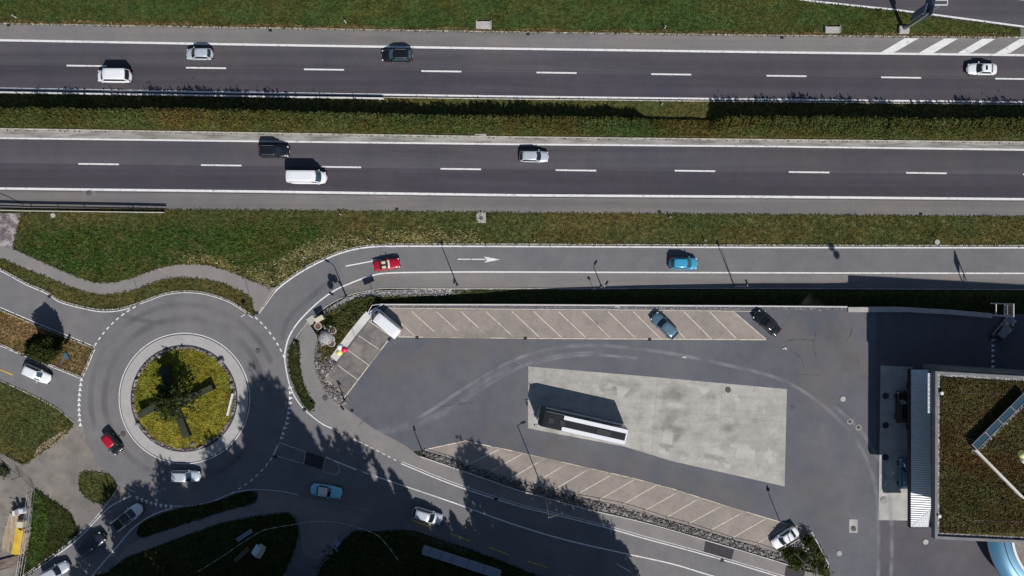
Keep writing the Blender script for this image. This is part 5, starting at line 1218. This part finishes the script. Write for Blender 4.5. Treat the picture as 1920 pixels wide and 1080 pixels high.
# drains and manholes
def at(o, u, v, north, dz):
    p = GN(u, v) if north else W(u, v); o.location = (p.x, p.y, p.z + dz)
for u, v, n_, lb in ((16, 47, 1, 'at far left under the northern kerb'), (507, 57, 1, 'under the northern kerb left of the black estate'), (990, 64, 1, 'under the northern kerb right of the concrete block'), (1466, 70.5, 1, 'under the northern kerb left of the hatched markings'),
        (744, 392.5, 1, 'in the southern shoulder above the red open car'), (1236, 397, 1, 'in the southern shoulder above the blue hatchback'), (1726, 401.5, 1, 'in the southern shoulder at the right'), (93, 556, 0, 'at the road edge above the round tree'),
        (43, 665, 0, 'beside the splitter island kerb near the white estate'), (782, 633, 0, 'at the left end of the northern bay line'), (985, 634.5, 0, 'at the middle of the northern bay line'), (1218, 636.5, 0, 'under the steel blue estate on the bay line'), (730, 636, 0, 'at the corner behind the parked white van'),
        (571, 768, 0, 'at the southern tip of the narrow grass island'), (517, 856, 0, 'at the western tip of the traffic island'), (930, 935, 0, 'in the kerb line below the southern bays'), (1354, 1051, 0, 'in the kerb line below the dark pavement patch'), (482, 587, 0, 'at the footpath corner above the roundabout dashes'), (660, 770, 0, 'beside the lamp at the end of the bay column'), (1440, 918, 0, 'below the corner of the concrete pad')):
    o = obj('drain_grate', B(((0, 0, 0), (.5, .42, .06)), *[((x_, 0, .035), (.04, .36, .02)) for x_ in (-.15, -.05, .05, .15)]), 'grate'); at(o, u, v, n_, .045 + (.0 if n_ else .02)); tag(o, 'small dark drain grate ' + lb, 'drain', 'drain grates')
for u, v, n_, r_, mt, lb in ((484, 658, 0, .38, 'manhole_iron', 'in the roundabout lane upper right'), (231, 814, 0, .38, 'manhole_iron', 'in the roundabout lane beside the red-roofed car'), (610, 746, 0, .42, 'manhole_iron', 'in the footpath below the grass island'), (1365, 731, 0, .45, 'manhole_iron', 'in the upper right of the concrete pad'),
        (1580, 748, 0, .42, 'concrete', 'alone in the yard right of the concrete pad'), (1593, 790, 0, .46, 'concrete', 'left of the pair by the building shadow'), (1609, 801, 0, .46, 'concrete', 'right of the pair by the building shadow'), (1573, 1037, 0, .42, 'concrete', 'in the yard right of the shrub bed'),
        (1735, 1016, 0, .42, 'concrete', 'in the forecourt just below the roof corner'), (1657, 938, 0, .55, 'dirty_gutter', 'on the lit end of the pump pad'), (1600, 991, 0, .4, 'manhole_iron', 'on the small pale rectangle in the yard'), (1660, 742, 0, .5, 'asphalt_patch', 'on the shaded pad at the upper left'), (1660, 797, 0, .5, 'asphalt_patch', 'on the shaded pad left of the fuel pump'), (1660, 857, 0, .5, 'asphalt_patch', 'on the shaded pad near the blue-grey car'),
        (167, 362, 1, .4, 'manhole_iron', 'in the southern shoulder at the left'), (902, 409, 1, .45, 'concrete', 'on the concrete shaft in the middle verge'), (1757, 454, 1, .42, 'concrete', 'at the lower edge of the middle verge right'), (100, 404, 1, .38, 'concrete', 'in the grass behind the dark guard rail')):
    bm = bmesh.new(); cyl(bm, (0, 0, 0), r_, .03, 24); o = obj('manhole_cover', bm, mt); at(o, u, v, n_, .07); tag(o, 'round manhole cover ' + lb, 'manhole cover', 'round manhole covers')
    bm = bmesh.new(); cyl(bm, (0, 0, .03), r_ * .72, .012, 20); obj('lid', bm, 'manhole_iron' if mt == 'concrete' and r_ > .44 else ('concrete' if mt == 'concrete' else mt), o)
for u, v, w_, h_, lb in ((907, 48, 2.3, 1.15, 'pale concrete block in the northern verge at the centre'), (1560, 57, 2.3, 1.0, 'pale concrete block in the northern verge near the big sign')):
    o = obj('concrete_block', B(((0, 0, .1), (w_, h_, .5)), ((-w_ / 2 - .03, .1, .15), (.12, h_ + .1, .62)), ((w_ / 2 + .03, .1, .15), (.12, h_ + .1, .62)), bev=.02), 'concrete'); at(o, u, v, 1, 0); tag(o, lb, 'concrete block')
o = obj('concrete_shaft', B(((0, 0, .04), (1.5, 1.7, .1)), bev=.02), 'concrete'); at(o, 902, 408, 1, -.03); tag(o, 'square concrete shaft top at the upper edge of the middle verge', 'concrete block')
o = obj('concrete_step', B(((0, 0, .08), (1.8, 1.0, .1)), bev=.02), 'concrete'); at(o, 901, 257, 1, .0); tag(o, 'pale concrete step in the median kerb below the shrubs', 'concrete block')
sheet('shoulder_patch', [(154, 357), (180, 358), (180, 377), (154, 376)], 1.8, 'asphalt_slip', True)
# utility corner inside the slip road bend
t = empty('utility_cabinet', W(603, 597), R(28), 'cream utility cabinet standing on the grass inside the bend', 'cabinet')
obj('housing', B(((0, 0, .7), (1.3, .6, 1.4)), bev=.03), 'cream', t); obj('lid', B(((0, 0, 1.43), (1.4, .7, .06)), bev=.01), 'cream', t); obj('door', B(((.32, -.31, .7), (.55, .03, 1.2)), ((-.32, -.31, .7), (.55, .03, 1.2))), 'wall_pale', t)
o = obj('concrete_plate', B(((0, 0, .08), (1.25, 1.2, .12)), bev=.02), 'concrete'); o.location = W(584, 600); o.rotation_euler = (0, 0, R(35)); tag(o, 'flat concrete plate beside the cream utility cabinet', 'concrete block')
for u, v, lb in ((598, 611, 'concrete planter ring nearest the cream cabinet'), (625, 619, 'concrete planter ring on the upper right of the boulders'), (623, 643, 'concrete planter ring below the boulders near the balloons')):
    t = empty('planter_ring', W(u, v), 0, lb, 'planter', 'planter rings'); bm = bmesh.new(); n_ = 28; rows = []
    for k in range(n_): a = 6.28318 * k / n_; rows.append([bm.verts.new((r_ * math.cos(a), r_ * math.sin(a), z)) for r_, z in ((.58, 0), (.58, .55), (.45, .55), (.45, .3))])
    for k in range(n_):
        a, b = rows[k], rows[(k + 1) % n_]
        for i in range(3): bm.faces.new((a[i], b[i], b[i + 1], a[i + 1]))
    obj('ring', bm, 'concrete', t); bm = bmesh.new(); cyl(bm, (0, 0, .3), .455, .1, 24); obj('soil', bm, 'soil_brown', t)
for u, v, s, lb in ((611, 632, 2.1, 'large pale boulder between the planter rings'), (612, 612, 1.2, 'grey boulder above the large pale one'), (626, 632, 1.0, 'pale boulder right of the large one'), (607, 645, .9, 'small pale boulder below the large one'), (621, 610, .9, 'small grey boulder beside the upper planter ring'), (618, 622, .8, 'small boulder left of the upper planter ring')):
    o = rocks('boulder', np.array([[0, 0, .3]]), s, 'rock'); o.location = W(u, v); tag(o, lb, 'boulder', 'boulders by the planter rings')
# timber yard at the bottom left
def pile(name, u, v, ang, n_, L, w, h, mat, label, jit=.06, layers=2):
    t = empty(name, W(u, v), R(ang), label, 'timber')
    for l in range(layers):
        for k in range(n_):
            o = obj('plank', B(((random.uniform(-jit, jit) * 3, (k - (n_ - 1) / 2) * (w + .02) + random.uniform(-jit, jit) * .3, .08 + l * (h + .02)), (L * random.uniform(.88, 1), w, h), random.uniform(-jit, jit) * .35)), mat, t)
    return t
pile('plank_pile', 24, 985, 75, 7, 5.4, .2, .14, 'timber', 'long pile of pale planks in the timber yard')
pile('plank_pile', 14, 1010, 82, 5, 4.2, .2, .14, 'timber', 'second pile of pale planks left of the yellow boards', layers=1)
pile('yellow_boards', 36, 1015, 80, 3, 4.1, .38, .12, 'yellow_board', 'stack of bright yellow boards lying on the planks', layers=3)
pile('plank_pile', 47, 1018, 80, 3, 3.6, .2, .12, 'timber', 'narrow pile of planks right of the yellow boards')
pile('plank_pile', 18, 1055, 14, 7, 4.2, .22, .16, 'timber_grey', 'grey-brown planks lying crosswise below the other piles', .12)
o = obj('crate', B(((0, 0, .5), (.95, .95, 1.0)), bev=.03), 'cream'); o.location = W(45, 980); o.rotation_euler = (0, 0, R(-5)); tag(o, 'small pale crate above the yellow boards', 'crate')
t = empty('site_machine', W(46, 955), R(10), 'white and grey machine between the timber and the mesh fence', 'machine')
obj('frame', B(((0, 0, .6), (1.5, .9, .3)), ((-.5, 0, 1.2), (.4, .8, 1.0)), bev=.04), 'white_metal', t); obj('hood', B(((.4, .1, 1.1), (.7, .7, .6)), bev=.08), 'sheet_white', t); obj('drum', cyl(bmesh.new(), (-1.2, .1, .2), .42, .9, 18, .3), 'soil_brown', t)
obj('handle', tube(tube(bmesh.new(), (-.6, .3, 1.4), (-1.7, .5, 1.7), .04), (-.6, -.3, 1.4), (-1.7, -.4, 1.7), .04), 'galvanised', t)
# garden beyond the road: bee-box, trough, tape barrier, plank bundle
t = empty('white_hut', W(490, 1028), R(-33), 'small white peaked hutch on the shaded southern bank', 'hutch')
obj('walls', B(((0, 0, .6), (1.1, 1.2, 1.2)), bev=.02), 'cream', t)
bm = bmesh.new(); vs = [bm.verts.new(p) for p in ((-.85, -.8, 1.2), (-.85, .8, 1.2), (0.1, .8, 1.65), (0.1, -.8, 1.65))]; bm.faces.new(vs); vs = [bm.verts.new(p) for p in ((-.85, -.8, 1.14), (-.85, .8, 1.14), (0.1, .8, 1.59), (0.1, -.8, 1.59))]; bm.faces.new(vs)
obj('roof_panel', bm, 'sky_blue_box', t); bm = bmesh.new()
for z in (0, -.06): bm.faces.new([bm.verts.new(p) for p in ((.1, -.8, 1.65 + z), (.1, .8, 1.65 + z), (.85, .8, 1.25 + z), (.85, -.8, 1.25 + z))])
obj('roof_panel', bm, 'cream', t)
for u, v, a, L, lb, mt in ((454, 1039, 42, 3.0, 'pair of grey beams lying on the shaded bank', 'timber_grey'), (459, 1003, 33, 2.8, 'grey ladder-like pallet on the shaded bank', 'plank_pale')):
    t = empty('beam_pair', W(u, v), R(a), lb, 'timber'); obj('beam', B(((0, .18, .15), (L, .2, .2)), bev=.02), mt, t); obj('beam', B(((0, -.18, .15), (L, .2, .2)), bev=.02), mt, t)
    obj('spacer', B(*[((-L / 2 + .3 + k * .45, 0, .15), (.08, .5, .1)) for k in range(int(L / .45))]), mt, t)
t = empty('plank_bundle', W(866, 1052), R(-18), 'long strapped bundle of pale blue-grey sections beside the shaded road', 'building material')
for l in range(3):
    for k in range(5): obj('section', B(((random.uniform(-.15, .15), (k - 2) * .27, .15 + l * .2), (12.6, .22, .16)), bev=.02), 'plank_pale', t)
for x_ in (-5.2, -3.4, -1.6, 1.0, 3.6): obj('strap', B(((x_, 0, .36), (.07, 1.42, .64))), 'text_navy', t)
TP = smooth([(375, 1068), (420, 1040), (455, 1016), (475, 1003), (500, 990), (530, 984), (560, 979), (600, 974), (640, 977), (670, 985), (705, 997), (725, 1015), (740, 1035), (750, 1048)], 4)
t = empty('barrier_tape', (0, 0, 0), 0, 'white and red barrier tape strung across the shaded driveway', 'barrier')
bm = bmesh.new()
for i, d in enumerate(dash_path(TP, 9, .01)):
    for a, b in zip(d, d[1:]):
        if (Vector(a) - Vector(b)).length > .3:
            n0 = len(bm.faces); tube(bm, W(*a) + Vector((0, 0, .85)), W(*b) + Vector((0, 0, .85)), .05 if i % 2 == 0 else .02, None, 5); bm.faces.ensure_lookup_table()
            for f in bm.faces[n0:]: f.material_index = i % 2
obj('tape', bm, ['wall_pale', 'red_plastic'], t)
for p in TP[::8]: o = obj('post', tube(bmesh.new(), (0, 0, 0), (0, 0, .95), .03, None, 6), 'galvanised', t); o.location = W(*p)
o = obj('pallet', B(*[((0, -.4 + .27 * k, .14), (1.2, .2, .06)) for k in range(4)], *[((x_, 0, .07), (.12, 1.0, .1)) for x_ in (-.5, 0, .5)]), 'plank_pale'); o.location = W(630, 1020); o.rotation_euler = (0, 0, R(50)); tag(o, 'small pale pallet at the edge of the shaded driveway', 'pallet')
C = []
for k in range(26):
    s_ = k / 25; C.append((*W(628 - 36 * s_ + rng.normal() * 4, 1024 + 40 * s_ + rng.normal() * 3)[:2], .1))
tag(rocks('driveway_stones', np.array(C), .5, 'rock_dark'), 'loose line of dark stones edging the shaded driveway', 'stones', kind='stuff')
o = obj('reflective_plate', B(((0, 0, .05), (1.0, .7, .05)), bev=.01), 'panel_blue'); o.location = W(125, 667) + Vector((0, 0, .15)); o.rotation_euler = (R(8), 0, R(-60)); tag(o, 'tilted blue-grey plate lying beside the round tree', 'plate')
# loose bits of litter/stones on the car park
for u, v, lb in ((1157, 574.5, 'white scrap at the gravel strip above the bays'), (1281, 669, 'small pale scrap in the yard below the steel blue estate'), (1470, 653, 'pale scrap in the yard near the black saloon')):
    o = obj('litter', B(((0, 0, 0), (.6, .15, .03), .3), ((.25, -.1, .02), (.2, .3, .03), .9)), 'wall_pale'); o.location = W(u, v) + Vector((0, 0, .12)); tag(o, lb, 'litter', 'scraps of litter')
# ------------------------------------------------------------------ blades of grass on every verge
for m_, lst in TUFT.items():
    C = np.concatenate([a for a, _ in lst]); S = np.concatenate([b for _, b in lst])
    tag(quads('grass_blades', C, S, m_ + '_blades', up=.55), 'short plants covering the ' + names[m_], 'grass', kind='stuff')
